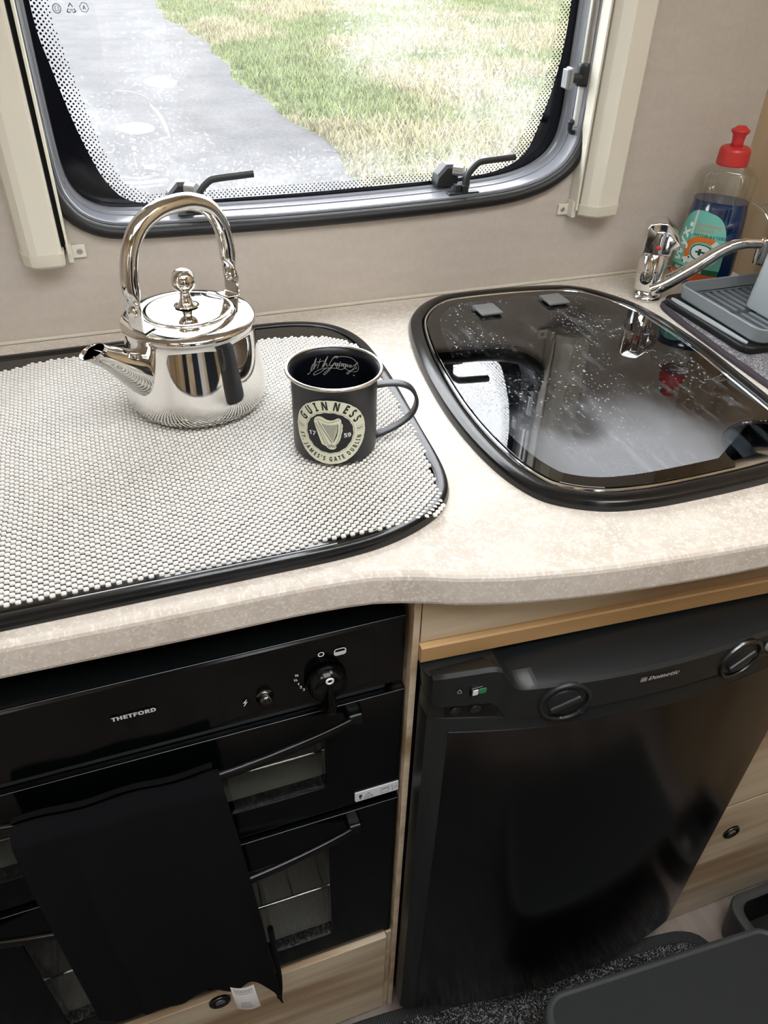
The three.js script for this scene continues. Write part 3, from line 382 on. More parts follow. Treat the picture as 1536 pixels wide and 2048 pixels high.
// ---------------------------------------------------------------- tap
{
  const t = thing('tap', 'chrome mixer tap with a short lever and swung out spout behind the sink', 'tap', [0.7215, H, 0.0945]);
  obj('base', lathe([[0, 0], [0.0225, 0], [0.0228, 0.003], [0.0215, 0.0065], [0.018, 0.008], [0, 0.008]], 48), M.chrome, t);
  obj('body', lathe([[0, 0.006], [0.0182, 0.006], [0.0186, 0.03], [0.0184, 0.0305], [0.0188, 0.0315], [0.0190, 0.066], [0, 0.066]], 48), M.chrome, t);
  const s = new THREE.Shape([V2(-0.0195, 0.0655), V2(-0.0200, 0.101), V2(-0.0165, 0.1075), V2(-0.006, 0.1105), V2(0.006, 0.110), V2(0.0225, 0.0965), V2(0.0300, 0.0825), V2(0.0290, 0.0765), V2(0.0195, 0.0735), V2(0.0185, 0.0655)]);
  const lv = new THREE.ExtrudeGeometry(s, { depth: 0.026, bevelEnabled: true, bevelThickness: 0.0055, bevelSize: 0.003, bevelOffset: -0.003, bevelSegments: 5 }).translate(0, 0, -0.013).rotateY(-0.55);
  const lever = obj('lever', [creased(lv, 0.5), lathe([[0, 0.0665], [0.0192, 0.0665], [0.0196, 0.0675], [0.0198, 0.096], [0.0185, 0.1], [0, 0.1]], 48)], M.chrome, t);
  obj('hot_mark', new THREE.SphereGeometry(0.0034, 16, 10).scale(1, 1, 0.35).rotateY(-0.55).translate(-0.0103, 0.0765, 0.0172), M.red, lever);
  { const c = curve([[-0.004, 0.0155, 0.0120], [0.008, 0.0222, 0.0175], [0.0281, 0.0336, 0.0215], [0.0536, 0.0504, 0.0275], [0.0752, 0.0676, 0.0345], [0.0907, 0.0769, 0.0395], [0.1089, 0.0822, 0.0455], [0.1363, 0.0822, 0.0535]]), Q = []; for (let i = 0; i <= 90; i++) { const f = i / 90, p = c.getPointAt(f), d = c.getTangentAt(f), r = lerp(0.0108, 0.0072, f), o = V(-d.z, 0, d.x).normalize(), q2 = o.clone().cross(d); Q.push([...Array(24)].map((_, k) => { const a = k / 24 * 2 * Math.PI; return [p.x + r * (o.x * Math.cos(a) + q2.x * Math.sin(a)), p.y + r * (o.y * Math.cos(a) + q2.y * Math.sin(a)), p.z + r * (o.z * Math.cos(a) + q2.z * Math.sin(a))]; })); } obj('spout', loft(Q, 1.2), M.chrome, t); }
  obj('nozzle', [lathe([[0, 0.0915], [0.006, 0.091], [0.0088, 0.0885], [0.0092, 0.084], [0.0092, 0.062], [0.0086, 0.0605], [0.0086, 0.0545], [0.0070, 0.0535], [0, 0.0535]], 36).translate(0.1363, 0, 0.0535)], M.chrome, t);
}

// ---------------------------------------------------------------- washing-up liquid
{
  const t = thing('detergent_bottle', 'clear bottle of blue washing up liquid with a red cap in the corner', 'bottle', [0.8375, H, 0.0655], -0.87);
  const W = [[0, 0.0395], [0.004, 0.0425], [0.02, 0.0435], [0.06, 0.0430], [0.10, 0.0405], [0.118, 0.0385], [0.13, 0.0400], [0.145, 0.0420], [0.152, 0.0415], [0.158, 0.0380], [0.163, 0.0300], [0.166, 0.0200], [0.168, 0.0145], [0.178, 0.0135]];
  const prof = (y, k) => { let i = 0; while (i < W.length - 2 && W[i + 1][0] < y) i++; const f = clamp((y - W[i][0]) / (W[i + 1][0] - W[i][0])); return lerp(W[i][1], W[i + 1][1], f) - k; };
  const sec = (y, k) => { const a = prof(y, k), rd = sm(0.155, 0.168, y), b = lerp(a * 0.66, a, rd); return [...Array(40)].map((_, i) => { const q = i / 40 * 2 * Math.PI, e = lerp(0.8, 1, rd), cs = Math.cos(q), sn = Math.sin(q); return [Math.sign(cs) * Math.abs(cs) ** e * a, y, Math.sign(sn) * Math.abs(sn) ** e * b]; }); };
  const ys = [0.0005, 0.004, 0.012, 0.03, 0.06, 0.085, 0.10, 0.11, 0.118, 0.125, 0.132, 0.14, 0.147, 0.152, 0.156, 0.159, 0.162, 0.165, 0.1675, 0.172, 0.178];
  obj('bottle_body', loft(ys.map(y => sec(y, 0)), 1.2), phys({ color: 0xf6f8f6, transmission: 1, roughness: 0.04, thickness: 0, ior: 1.75 }), t);
  obj('liquid', loft(ys.filter(y => y < 0.119).concat([0.120]).map(y => sec(Math.max(y, 0.0015), 0.0012)), 1.2), phys({ color: 0x0a2f5c, roughness: 0.12, clearcoat: 0.4, clearcoatRoughness: 0.1 }), t, 'dark blue liquid');
  const cap = obj('cap', lathe([[0, 0.1685], [0.0205, 0.1685], [0.0212, 0.170], [0.0205, 0.186], [0.0195, 0.1895], [0.017, 0.1915], [0.008, 0.192], [0, 0.192]].map(([r, y]) => [r, y - 0.002]), 48), M.red, t);
  obj('pull_spout', lathe([[0, 0.186], [0.0085, 0.186], [0.0078, 0.196], [0.0088, 0.204], [0.0125, 0.2085], [0.0118, 0.2105], [0.0085, 0.2125], [0.0060, 0.2150], [0, 0.2155]], 32), M.red, cap);
  const lb = canvas(768, 1024, (c, w, h) => {
    c.beginPath(); c.moveTo(40, 1000); c.quadraticCurveTo(0, 1000, 8, 940); c.bezierCurveTo(30, 640, 60, 420, 110, 250); c.bezierCurveTo(170, 60, 300, 10, 400, 10); c.bezierCurveTo(560, 10, 690, 110, 730, 330); c.bezierCurveTo(770, 560, 760, 760, 745, 940); c.quadraticCurveTo(745, 1000, 700, 1000); c.closePath(); c.save(); c.clip();
    const gr = c.createLinearGradient(0, 0, w, 0); gr.addColorStop(0, '#5db5a6'); gr.addColorStop(1, '#7fc9bb'); c.fillStyle = gr; c.fillRect(0, 0, w, h);
    c.fillStyle = '#2f6b4a'; c.fillRect(0, 800, w, 90); c.fillStyle = '#d9602f'; c.fillRect(0, 880, w, 200);
    c.lineWidth = 84; c.lineCap = 'butt'; c.strokeStyle = '#d9762f'; c.beginPath(); c.arc(500, 560, 168, 2.5, 5.3); c.stroke(); const g2 = c.createRadialGradient(620, 560, 20, 620, 560, 190); g2.addColorStop(0, '#e9efec'); g2.addColorStop(1, 'rgba(233,239,236,0.2)'); c.strokeStyle = '#d7e3df'; c.beginPath(); c.arc(500, 560, 168, 5.3, 8.8); c.stroke();
    c.fillStyle = '#dfeae6'; c.beginPath(); c.arc(500, 570, 104, 0, 7); c.fill(); c.lineWidth = 14; c.strokeStyle = '#15433c'; c.beginPath(); c.arc(500, 570, 104, 0, 7); c.stroke(); c.lineWidth = 26; c.beginPath(); c.moveTo(455, 570); c.lineTo(545, 570); c.moveTo(500, 525); c.lineTo(500, 615); c.stroke();
    c.fillStyle = '#e7e9e2'; c.beginPath(); c.arc(330, 720, 46, 0, 7); c.fill(); c.fillStyle = '#15433c'; c.beginPath(); c.arc(318, 735, 26, 1.2, 4.4); c.fill(); c.beginPath(); c.arc(390, 668, 14, 0, 7); c.fill();
    c.fillStyle = '#ccd3cc'; c.fillRect(322, 10, 34, 330);
    c.save(); c.translate(245, 770); c.rotate(-Math.PI / 2 + 0.13); c.fillStyle = '#eef4f0'; c.font = 'bold 285px sans-serif'; c.scale(0.92, 0.82); c.fillText('wyx', 0, 0); c.beginPath(); c.arc(600, -28, 34, 0, 7); c.fill(); c.restore();
    c.save(); c.translate(332, 470); c.rotate(-Math.PI / 2); c.fillStyle = '#4a6a62'; c.font = 'bold 34px sans-serif'; c.fillText('CLEAN', 0, 0); c.restore();
    c.fillStyle = '#c08d70'; c.font = 'bold 66px sans-serif'; c.fillText('Washing Up', 372, 225); c.fillText('Liquid', 372, 292); c.fillStyle = '#17625a'; c.font = 'bold 54px sans-serif'; c.fillText('ANTIBACTERIAL', 372, 362);
    c.fillStyle = '#eef4f0'; c.font = 'bold 60px sans-serif'; c.fillText('EUCALYPTUS', 190, 866); c.font = '34px sans-serif'; c.fillText('Kills bacteria', 60, 945); c.restore();
  });
  obj('label', patch(24, 12, (u, v) => { const y = lerp(0.006, 0.109, v), a = prof(y, 0), q = Math.PI / 2 + 0.38 - (u - 0.5) * 1.95, e = 0.8, cs = Math.cos(q), sn = Math.sin(q); return [Math.sign(cs) * Math.abs(cs) ** e * (a + 0.0005), y, Math.sign(sn) * Math.abs(sn) ** e * (a * 0.66 + 0.0005)]; }), print(lb, 0.35), t, 'turquoise and orange printed label');
}

// ---------------------------------------------------------------- drying mat, drainer, caddy, fork
{
  const mt = (() => { const a = fbm(180, 180, 2, 151), b = fbm(12, 12, 2, 153); return tex(512, 512, (u, v) => mix3([70, 70, 76], [196, 196, 198], sm(0.4, 0.8, a(u, v) * 0.85 + 0.2 * b(u, v))), 0.12); })();
  const P = outline([[0.70, 0.50], [0.697, 0.40], [0.7015, 0.30], [0.709, 0.20], [0.715, 0.15], [0.7235, 0.128], [0.745, 0.119], [0.80, 0.118], [0.90, 0.12], [0.915, 0.14], [0.917, 0.3], [0.914, 0.50], [0.90, 0.515], [0.72, 0.515]].map(([x, z]) => [x, -z]), 140, 0.3);
  const t = thing('drying_mat', 'speckled grey microfibre drying mat with a dark bound edge by the sink', 'mat', [0, H + 0.0004, 0]);
  obj('pile', flat(plate(inward(P, 0.005), 0.0045)), std({ map: mt, roughness: 1 }), t);
  obj('binding', flat(ringSweep(P, [[0, 0], [0, 0.004], [0.002, 0.0058], [0.006, 0.0058], [0.008, 0.004]], 0.8)), std({ color: 0x3a343b, roughness: 0.9 }), t);
  const q = (x0, x1, z0, z1, r) => roundRect(x0, x1, -z1, -z0, r);
  const base = thing('drip_base', 'black shallow tray with a pale side strip under the grey drainer', 'tray', [0, H + 0.005, 0]);
  obj('tray', flat(plate(q(0.7225, 0.912, 0.126, 0.305, 0.018), 0.010, [], 0.003)), M.black, base);
  obj('side_strip', flat(plate(outline([[0.7255, -0.15], [0.7305, -0.142], [0.733, -0.155], [0.735, -0.22], [0.735, -0.275], [0.7345, -0.292], [0.7295, -0.285], [0.7265, -0.22]], 50), 0.0022)).translate(0, 0.0095, 0), M.lightGrey, base, 'pale grey strip');
  const dr = thing('draining_tray', 'grey plastic draining tray with slots standing on the black tray', 'draining tray', [0, H + 0.0142, 0]);
  const D = q(0.739, 0.908, 0.137, 0.302, 0.016);
  obj('rim', flat(ringSweep(D, [[0.004, 0], [0, 0.004], [-0.0015, 0.020], [0, 0.0215], [0.0015, 0.0205], [0.0025, 0.006]], 0.6)), M.greyPlastic, dr);
  obj('floor_panel', flat(plate(inward(D, 0.003), 0.003)).translate(0, 0.0005, 0), std({ color: 0x4b5053, roughness: 0.5 }), dr);
  for (let i = 0; i < 12; i++) { const x = 0.7545 + i * 0.0125; for (const [a, b] of [[0.149, 0.214], [0.223, 0.290]]) obj('rib', box(0.0050, 0.005, b - a, x, 0.0055, (a + b) / 2, 0.0015, 2), M.ribGrey ??= std({ color: 0x6b7276, roughness: 0.4 }), dr); }
  const cd = thing('cutlery_caddy', 'pale grey tall cutlery caddy standing on the draining tray', 'caddy', [0.8480, H + 0.0226, 0.2490]);
  const S = (y, k) => { const a = lerp(0.050, 0.0455, y / 0.088) - k; return roundRect(-a, a, -a, a, 0.016).map(p => [p.x, y, p.y]); };
  obj('cup', loft([S(0, 0), S(0.002, -0.0005), S(0.044, 0), S(0.086, 0), S(0.088, 0.001), S(0.086, 0.002), S(0.004, 0.003)], 0.6), M.lightGrey, cd);
  const fk = thing('fork', 'steel fork standing tines up in the grey cutlery caddy', 'fork', [0.8355, H + 0.026, 0.214]);
  obj('handle', strap([[0.012, 0, 0.006], [0.006, 0.04, -0.006], [0.002, 0.066, -0.016], [0, 0.080, -0.022]], 0.0065, 0.002, [0.8, 0, 0.6], 24), M.steel, fk);
  obj('head', strap([[0, 0.076, -0.0205], [-0.001, 0.083, -0.0245], [-0.003, 0.090, -0.029], [-0.004, 0.097, -0.034]], 0.019, 0.002, [0.8, 0, 0.6], 16), M.steel, fk);
  for (let i = 0; i < 4; i++) { const o = (i - 1.5) * 0.0054; obj('tine', tube([[-0.004 + o * 0.8, 0.095, -0.0325 + o * 0.6], [-0.007 + o * 0.8, 0.104, -0.042 + o * 0.6], [-0.010 + o * 0.8, 0.110, -0.052 + o * 0.6], [-0.0135 + o * 0.8, 0.1135, -0.062 + o * 0.6]], 0.0013, 16, 8), M.steel, fk); }
}

// ---------------------------------------------------------------- oven
const OZ = 0.530;                                                // plane of its front
const ox0 = -0.292, ox1 = 0.1915;
{
  const t = thing('oven', 'black built-in oven and grill with glass doors under the worktop', 'oven', [0, 0, 0]);
  obj('housing', [span(ox0 + 0.006, ox1 - 0.006, 0.24, 0.885, 0.05, 0.06, 0), span(ox0 + 0.006, ox0 + 0.012, 0.24, 0.885, 0.06, OZ - 0.024, 0), span(ox1 - 0.012, ox1 - 0.006, 0.24, 0.885, 0.06, OZ - 0.024, 0), span(ox0 + 0.006, ox1 - 0.006, 0.575, 0.59, 0.06, OZ - 0.03, 0), span(ox0 + 0.006, ox1 - 0.006, 0.24, 0.256, 0.06, OZ - 0.03, 0), span(ox0 + 0.006, ox1 - 0.006, 0.768, 0.885, 0.06, OZ - 0.03, 0), span(ox0 + 0.02, ox1 - 0.02, 0.56, 0.60, OZ - 0.03, OZ - 0.02, 0), span(ox0 + 0.02, ox1 - 0.012, 0.755, 0.79, OZ - 0.03, OZ - 0.02, 0)], M.black, t);
  // control panel: a box with a bevelled top edge
  const side = [V2(0.7795, OZ), V2(0.862, OZ), V2(0.8655, OZ - 0.0025), V2(0.872, OZ - 0.020), V2(0.872, OZ - 0.03), V2(0.7795, OZ - 0.03)];
  const cp = obj('control_panel', loft([ox0, ox0 + 0.001, ox1 - 0.001, ox1].map((x, i) => side.map(p => [x, p.x, p.y - (i % 3 ? 0 : 0.001)])), 0.3), M.ovenGloss, t);
  obj('trim_line', span(ox0 + 0.001, ox1 - 0.001, 0.8645, 0.8662, OZ - 0.0015, OZ - 0.0002, 0.0005), M.darkSteel, cp);
  const lower = obj('vent_strip', span(ox0 + 0.01, 0.176, 0.764, 0.7775, OZ - 0.02, OZ - 0.008, 0.001), M.satin, t);
  const kn = obj('oven_knob', [lathe([[0, 0.016], [0.012, 0.0155], [0.0165, 0.013], [0.0185, 0.005], [0.0195, 0], [0, 0]], 48).rotateX(Math.PI / 2).translate(0.1145, 0.8105, OZ), loft([0, 1, 2, 3, 4, 5, 6].map(i => { const y = lerp(0.819, 0.779, i / 6), w = [0.0022, 0.0034, 0.0045, 0.0056, 0.0066, 0.0074, 0.0066][i], d = [0.0165, 0.0195, 0.022, 0.0235, 0.0245, 0.0235, 0.018][i]; return [...Array(18)].map((_, k) => { const q = k / 18 * Math.PI * 2; return [0.1145 + w * Math.cos(q), y, OZ + 0.009 + (d - 0.009) * Math.sin(q)]; }); }), 1.0)], M.ovenGloss, t, 'black rotary knob with a long pointer grip');
  obj('knob_mark', new THREE.TorusGeometry(0.0030, 0.0010, 8, 28).translate(0.1148, 0.8225, OZ + 0.0155), M.white, kn);
  obj('ignition_button', lathe([[0, 0.009], [0.004, 0.0088], [0.006, 0.0075], [0.0068, 0.004], [0.0068, 0.0015], [0.0085, 0.001], [0.0085, 0], [0, 0]], 36).rotateX(Math.PI / 2).translate(0.0590, 0.8058, OZ), M.gloss, t);
  const W0 = 0.02, W1 = 0.16, Y0 = 0.785, Y1 = 0.86, S = 2048 / (W1 - W0);
  const sym = canvas(2048, Math.round((Y1 - Y0) * S), (c, w, h) => {
    const X = x => (x - W0) * S, Y = y => h - (y - Y0) * S; c.strokeStyle = c.fillStyle = '#e8eaea'; c.lineCap = 'round'; c.lineWidth = 15;
    c.beginPath(); c.arc(X(0.1113), Y(0.8435), 36, 0, 7); c.stroke();
    c.beginPath(); c.roundRect(X(0.1235), Y(0.845), 150, 112, 36); c.stroke(); c.save(); c.clip(); c.fillStyle = '#c9cccc'; c.fillRect(X(0.1235), Y(0.845) + 48, 160, 90); c.restore();
    c.font = 'bold 64px sans-serif'; c.textAlign = 'center'; [['¼', 0.0885, 0.8225], ['½', 0.0872, 0.8165], ['1', 0.0896, 0.8105], ['2', 0.0916, 0.8055], ['3', 0.0942, 0.8012]].forEach(([s, x, y]) => c.fillText(s, X(x), Y(y)));
    c.lineWidth = 11; c.beginPath(); c.moveTo(X(0.0425), Y(0.8085)); c.lineTo(X(0.0398), Y(0.8050)); c.lineTo(X(0.0425), Y(0.8055)); c.lineTo(X(0.0398), Y(0.8010)); c.stroke();
  });
  obj('panel_symbols', patch(1, 1, (u, v) => [lerp(W0, W1, u), lerp(Y0, Y1, v), OZ + 0.0004]), print(sym, 0.5), cp, 'white printed symbols and numbers');
  const logo = canvas(1024, 200, c => { c.fillStyle = '#c6c8c8'; c.font = 'bold 172px sans-serif'; c.textAlign = 'center'; c.textBaseline = 'middle'; const w = c.measureText('THETFORD').width; c.translate(512, 104); c.scale(990 / w, 1); c.lineWidth = 10; c.strokeStyle = '#c6c8c8'; c.strokeText('THETFORD', 0, 0); c.fillText('THETFORD', 0, 0); });
  obj('logo', patch(1, 1, (u, v) => [lerp(-0.0690, -0.0315, u), lerp(0.8225, 0.8298, v), OZ + 0.0004]), print(logo, 0.4), cp, 'silver lettering');
  // doors
  const door = (y0, y1, wy0, wy1, hy, rackY) => {
    const dx0 = ox0 - 0.002, dx1 = ox1 + 0.0032, wx0 = -0.213, wx1 = 0.1125, bz = OZ - 0.018;
    const d = obj('oven_door', plate([V2(dx0, y0), V2(dx1, y0), V2(dx1, y1), V2(dx0, y1)], 0.016, [roundRect(wx0, wx1, wy0, wy1, 0.004)], 0.0012).translate(0, 0, bz), M.ovenGloss, t);
    obj('window_pane', span(wx0 + 0.0005, wx1 - 0.0005, wy0 + 0.0005, wy1 - 0.0005, OZ - 0.0045, OZ - 0.0025, 0), M.ovenGlass, d);
    obj('door_edge', [span(dx0 + 0.001, dx1 - 0.001, y1 - 0.0008, y1 + 0.0006, OZ - 0.008, OZ - 0.0012, 0.0005)], M.darkSteel, d);
    const hpts = []; for (let i = 0; i <= 24; i++) { const f = i / 24, x = lerp(-0.245, 0.1465, f), e = Math.sin(Math.PI * f); hpts.push([x, hy, OZ + 0.004 + 0.024 * Math.pow(e, 0.8)]); }
    obj('handle', [strap(hpts, 0.011, 0.006, [0, 1, 0], 60), box(0.016, 0.016, 0.014, 0.1415, hy + 0.001, OZ + 0.002, 0.003, 3), box(0.016, 0.016, 0.014, -0.24, hy + 0.001, OZ + 0.002, 0.003, 3)], M.handleBlack ??= phys({ color: 0x040505, roughness: 0.25, ior: 1.5 }), d);
    obj('cavity', [span(wx0 - 0.03, wx1 + 0.03, y0 + 0.012, y1 - 0.012, 0.12, 0.125, 0), span(wx0 - 0.03, wx0 - 0.026, y0 + 0.012, y1 - 0.012, 0.125, bz - 0.002, 0), span(wx1 + 0.026, wx1 + 0.03, y0 + 0.012, y1 - 0.012, 0.125, bz - 0.002, 0), span(wx0 - 0.026, wx1 + 0.026, y0 + 0.012, y0 + 0.016, 0.125, bz - 0.002, 0), span(wx0 - 0.026, wx1 + 0.026, y1 - 0.016, y1 - 0.012, 0.125, bz - 0.002, 0)], M.enamel, t);
    for (const ry of rackY) { const g = [tube([[wx0 - 0.02, ry, bz - 0.02], [wx1 + 0.02, ry, bz - 0.02]], 0.0022, 2, 8)]; for (let i = 0; i < 9; i++) g.push(tube([[lerp(wx0, wx1, i / 8), ry, bz - 0.022], [lerp(wx0, wx1, i / 8), ry, 0.14]], 0.0013, 2, 6)); obj('rack', g, M.chrome, t); }
    return d;
  };
  const d1 = door(0.588, 0.7625, 0.635, 0.715, 0.7455, [0.648]);
  door(0.252, 0.5755, 0.30, 0.515, 0.5515, [0.47, 0.355]);
  const st = canvas(512, 128, c => { c.fillStyle = '#dfe5e9'; c.fillRect(0, 0, 512, 128); c.strokeStyle = c.fillStyle = '#1c1c1e'; c.lineWidth = 6; c.fillRect(40, 26, 34, 50); c.fillRect(46, 84, 22, 18); c.beginPath(); c.moveTo(150, 24); c.lineTo(205, 104); c.lineTo(98, 104); c.closePath(); c.stroke(); c.lineWidth = 4; for (const y of [66, 78, 90]) { c.beginPath(); c.moveTo(150 - (y - 40) * 0.4, y); c.lineTo(150 + (y - 40) * 0.4, y); c.stroke(); } c.strokeRect(300, 26, 96, 76); for (const x of [315, 342, 369]) { c.beginPath(); c.moveTo(x, 34); c.lineTo(x + 18, 34); c.lineTo(x + 9, 56); c.fill(); } c.beginPath(); c.moveTo(420, 26); c.lineTo(440, 26); c.lineTo(440, 102); c.lineTo(490, 50); c.moveTo(470, 50); c.lineTo(490, 50); c.lineTo(488, 70); c.stroke(); });
  const stk = obj('warning_sticker', span(0.1435, 0.1935, 0.5935, 0.6085, OZ - 0.0022, OZ - 0.0012, 0.0003), M.paper, d1, 'white warning sticker with pictograms');
  obj('pictograms', patch(1, 1, (u, v) => [lerp(0.144, 0.193, u), lerp(0.594, 0.608, v), OZ - 0.0008]), print(st, 0.6), stk);
}

// ---------------------------------------------------------------- cabinet pieces round the oven and the fridge
{
  const uvd = (g) => metreUV(g);
  const dv = thing('cabinet_divider', 'narrow pale wood upright between the oven and the fridge', 'panel');
  obj('panel', uvd(span(0.1965, 0.2035, 0.0, 0.894, 0.02, 0.534, 0.0008)), M.wood, dv);
  for (const a of [[0.1890, 0.1963, 0.0, 0.2465, 0.50, 0.5285], [0.1862, 0.1963, 0.579, 0.5865, 0.50, 0.514], [0.1862, 0.1963, 0.7645, 0.7785, 0.50, 0.515]]) obj('edge_return', uvd(span(...a, 0)), M.wood, dv);
  const dr = thing('drawer_front', 'pale wood drawer front with a push latch below the oven', 'drawer');
  obj('front', uvd(span(-0.292, 0.1885, 0.008, 0.246, 0.518, 0.534, 0.0015)), M.wood, dr);
  const latch = (p, x, y, z) => { const l = obj('push_latch', lathe([[0, 0.002], [0.0085, 0.002], [0.0095, 0.004], [0.012, 0.0045], [0.0138, 0.003], [0.0145, 0], [0, 0]], 40).rotateX(Math.PI / 2).translate(x, y, z), M.darkSteel, p); obj('button', lathe([[0, 0.0045], [0.006, 0.004], [0.0078, 0.002], [0, 0.002]], 32).rotateX(Math.PI / 2).translate(x, y, z), M.chrome, l); };
  latch(dr, -0.042, 0.236, 0.534);
  const kx = 0.0;
  // rail and fascia above the fridge, running slightly outwards to the right
  const slope = x => 0.5335 + (x - 0.2) * 0.066;
  const beam = (x0, x1, y0, y1, out) => loft([x0, x1].map(x => [[x, y0, 0.516], [x, y0, slope(x) + out - 0.0015], [x, y0 + 0.0015, slope(x) + out], [x, y1 - 0.0015, slope(x) + out], [x, y1, slope(x) + out - 0.0015], [x, y1, 0.516]]), 0.3);
  const fs = thing('fascia_panel', 'pale oak fascia panel under the worktop above the fridge', 'panel'); obj('board', uvd(beam(0.2045, X1 - 0.002, 0.8285, 0.8938, 0)), M.wood, fs);
  const rl = thing('fridge_rail', 'warm oak rail running along the top of the fridge', 'rail'); obj('rail', uvd(beam(0.2038, X1 - 0.002, 0.8075, 0.828, 0.006)), M.trim, rl);
  const up = thing('cupboard', 'pale wood cupboard with two drawer fronts right of the fridge', 'cupboard');
  obj('carcass', [uvd(span(0.685, 0.690, 0.0, 0.806, 0.06, 0.548, 0)), uvd(span(0.69, X1 - 0.002, 0.0, 0.03, 0.50, 0.556, 0))], M.wood, up);
  const f1 = obj('drawer_front', uvd(span(0.686, X1 - 0.003, 0.355, 0.804, 0.551, 0.567, 0.002)), M.wood, up);
  const f2 = obj('drawer_front', uvd(span(0.686, X1 - 0.003, 0.004, 0.3515, 0.551, 0.567, 0.002)), M.wood, up);
  latch(f2, 0.7315, 0.268, 0.567);
}

// ---------------------------------------------------------------- fridge
{
  const fx0 = 0.2055, fx1 = 0.671, fz = x => { const u = clamp((x - fx0) / (fx1 - fx0)), q = 2 * u - 1; return lerp(0.5645, 0.583, u) + 0.034 * (1 - q * q); };
  const t = thing('fridge', 'black gas and electric fridge with a bowed door and rotary controls', 'fridge');
  obj('cabinet', span(fx0 + 0.004, fx1 + 0.012, 0.045, 0.806, 0.08, 0.535, 0.003), M.satin, t);
  const xs = [...Array(61)].map((_, i) => lerp(fx0, fx1, i / 60));
  const planSec = (y, k, zb) => { const top = xs.map(x => [clamp(x, fx0 + k, fx1 - k), y, fz(x) - k]); return [...top, [fx1 - k, y, zb], [fx0 + k, y, zb]]; };
  const roundEnds = s => s.map(([x, y, z], i) => { const e = Math.min(x - fx0, fx1 - x); return i < xs.length ? [x, y, z - 0.005 * (1 - sm(0, 0.009, e)) ] : [x, y, z]; });
  const dy0 = 0.058, dy1 = 0.7555;
  const d = obj('door', loft([[dy0, 0.004], [dy0 + 0.001, 0.0015], [dy0 + 0.004, 0], [dy1 - 0.004, 0], [dy1 - 0.001, 0.0015], [dy1, 0.004]].map(([y, k]) => roundEnds(planSec(y, k, 0.538))), 0.6), M.satin, t);
  const px0 = fx0 + 0.019, px1 = fx1 - 0.012;
  obj('door_panel', loft([[dy0 + 0.010, 0.0002], [dy0 + 0.0105, 0.0009], [dy1 - 0.0205, 0.0009], [dy1 - 0.020, 0.0002]].map(([y, o]) => { const q = [...Array(49)].map((_, i) => lerp(px0, px1, i / 48)); return [...q.map(x => [x, y, fz(x) + o]), ...q.reverse().map(x => [x, y, fz(x) - 0.002])]; }), 0.6), phys({ color: 0x060607, roughness: 0.16, ior: 1.5 }), d);
  // control panel with a raised block on the left
  const T = [[0.197, 0.8205], [0.2055, 0.8215], [0.25, 0.831], [0.258, 0.8315], [0.263, 0.829], [0.277, 0.804], [0.282, 0.800], [0.288, 0.7985], [0.38, 0.8015], [0.5, 0.803], [0.671, 0.803]], Bm = [[0.197, 0.7775], [0.2055, 0.7775], [0.25, 0.7825], [0.256, 0.7825], [0.261, 0.780], [0.274, 0.7555], [0.28, 0.752], [0.288, 0.7505], [0.38, 0.7585], [0.5, 0.760], [0.671, 0.758]];
  const at = (L, x) => { let i = 0; while (i < L.length - 2 && L[i + 1][0] < x) i++; const f = clamp((x - L[i][0]) / (L[i + 1][0] - L[i][0])); return lerp(L[i][1], L[i + 1][1], f); };
  const cz = x => fz(x) + 0.0025 + 0.004 * sm(0.279, 0.262, x), cxs = [...Array(121)].map((_, i) => lerp(0.2042, fx1, i / 120));
  const panel = obj('control_panel', loft(cxs.map((x, i) => { const e = i === 0 || i === 120 ? 0.003 : i === 1 || i === 119 ? 0.001 : 0, a = at(Bm, x), b = at(T, x), z = cz(x) - e; return [[x, a + e, 0.545], [x, a + e, z - 0.003], [x, a + 0.0025 + e, z], [x, b - 0.003 - e, z], [x, b - e, z - 0.0035], [x, lerp(b, 0.808, 0.5) - e, (z + 0.546) / 2 + 0.003], [x, Math.min(0.8065, b), 0.549], [x, Math.min(0.8065, b) - 0.001, 0.536]]; }), 0.45), M.satin, t);
  // plate with two dimples beside the raised block
  obj('catch_plate', loft([0.2050, 0.207, 0.268, 0.2765].map((x, i) => { const b = [0.776, 0.777, 0.779, 0.7565][i], z = fz(x) - 0.0015; return [[x, 0.7545, 0.54], [x, 0.7545, z], [x, b, z], [x, b, 0.54]]; }), 0.3), M.satin, t);
  const pl = obj('dimple_plate', loft([[0.2195, 0.7735, 0.7575], [0.2575, 0.7775, 0.7580], [0.2665, 0.760, 0.7585]].map(([x, b, a]) => { const z = fz(x) - 0.0008; return [[x, a, z - 0.002], [x, a, z], [x, Math.max(b, a + 0.001), z], [x, Math.max(b, a + 0.001), z - 0.002]]; }), 0.3), M.black, t);
  for (const [x, y] of [[0.2295, 0.7665], [0.2475, 0.7685]]) obj('dimple', new THREE.SphereGeometry(0.0062, 24, 14).scale(1, 1, 0.42).translate(x, y, fz(x) - 0.001), M.satin, pl);
  // gauge window
  const ga = obj('gauge_window', span(0.2355, 0.2535, 0.7985, 0.8095, cz(0.244) - 0.004, cz(0.244) + 0.0012, 0.001), M.darkSteel, panel);
  obj('gauge_scale', [span(0.2370, 0.2425, 0.8005, 0.8075, cz(0.244), cz(0.244) + 0.0018, 0.0005)], M.white, ga); obj('gauge_needle', [span(0.2432, 0.2515, 0.8005, 0.8075, cz(0.244), cz(0.244) + 0.0018, 0.0005)], std({ color: 0x2f7d52, roughness: 0.25 }), ga, 'green end of the gauge');
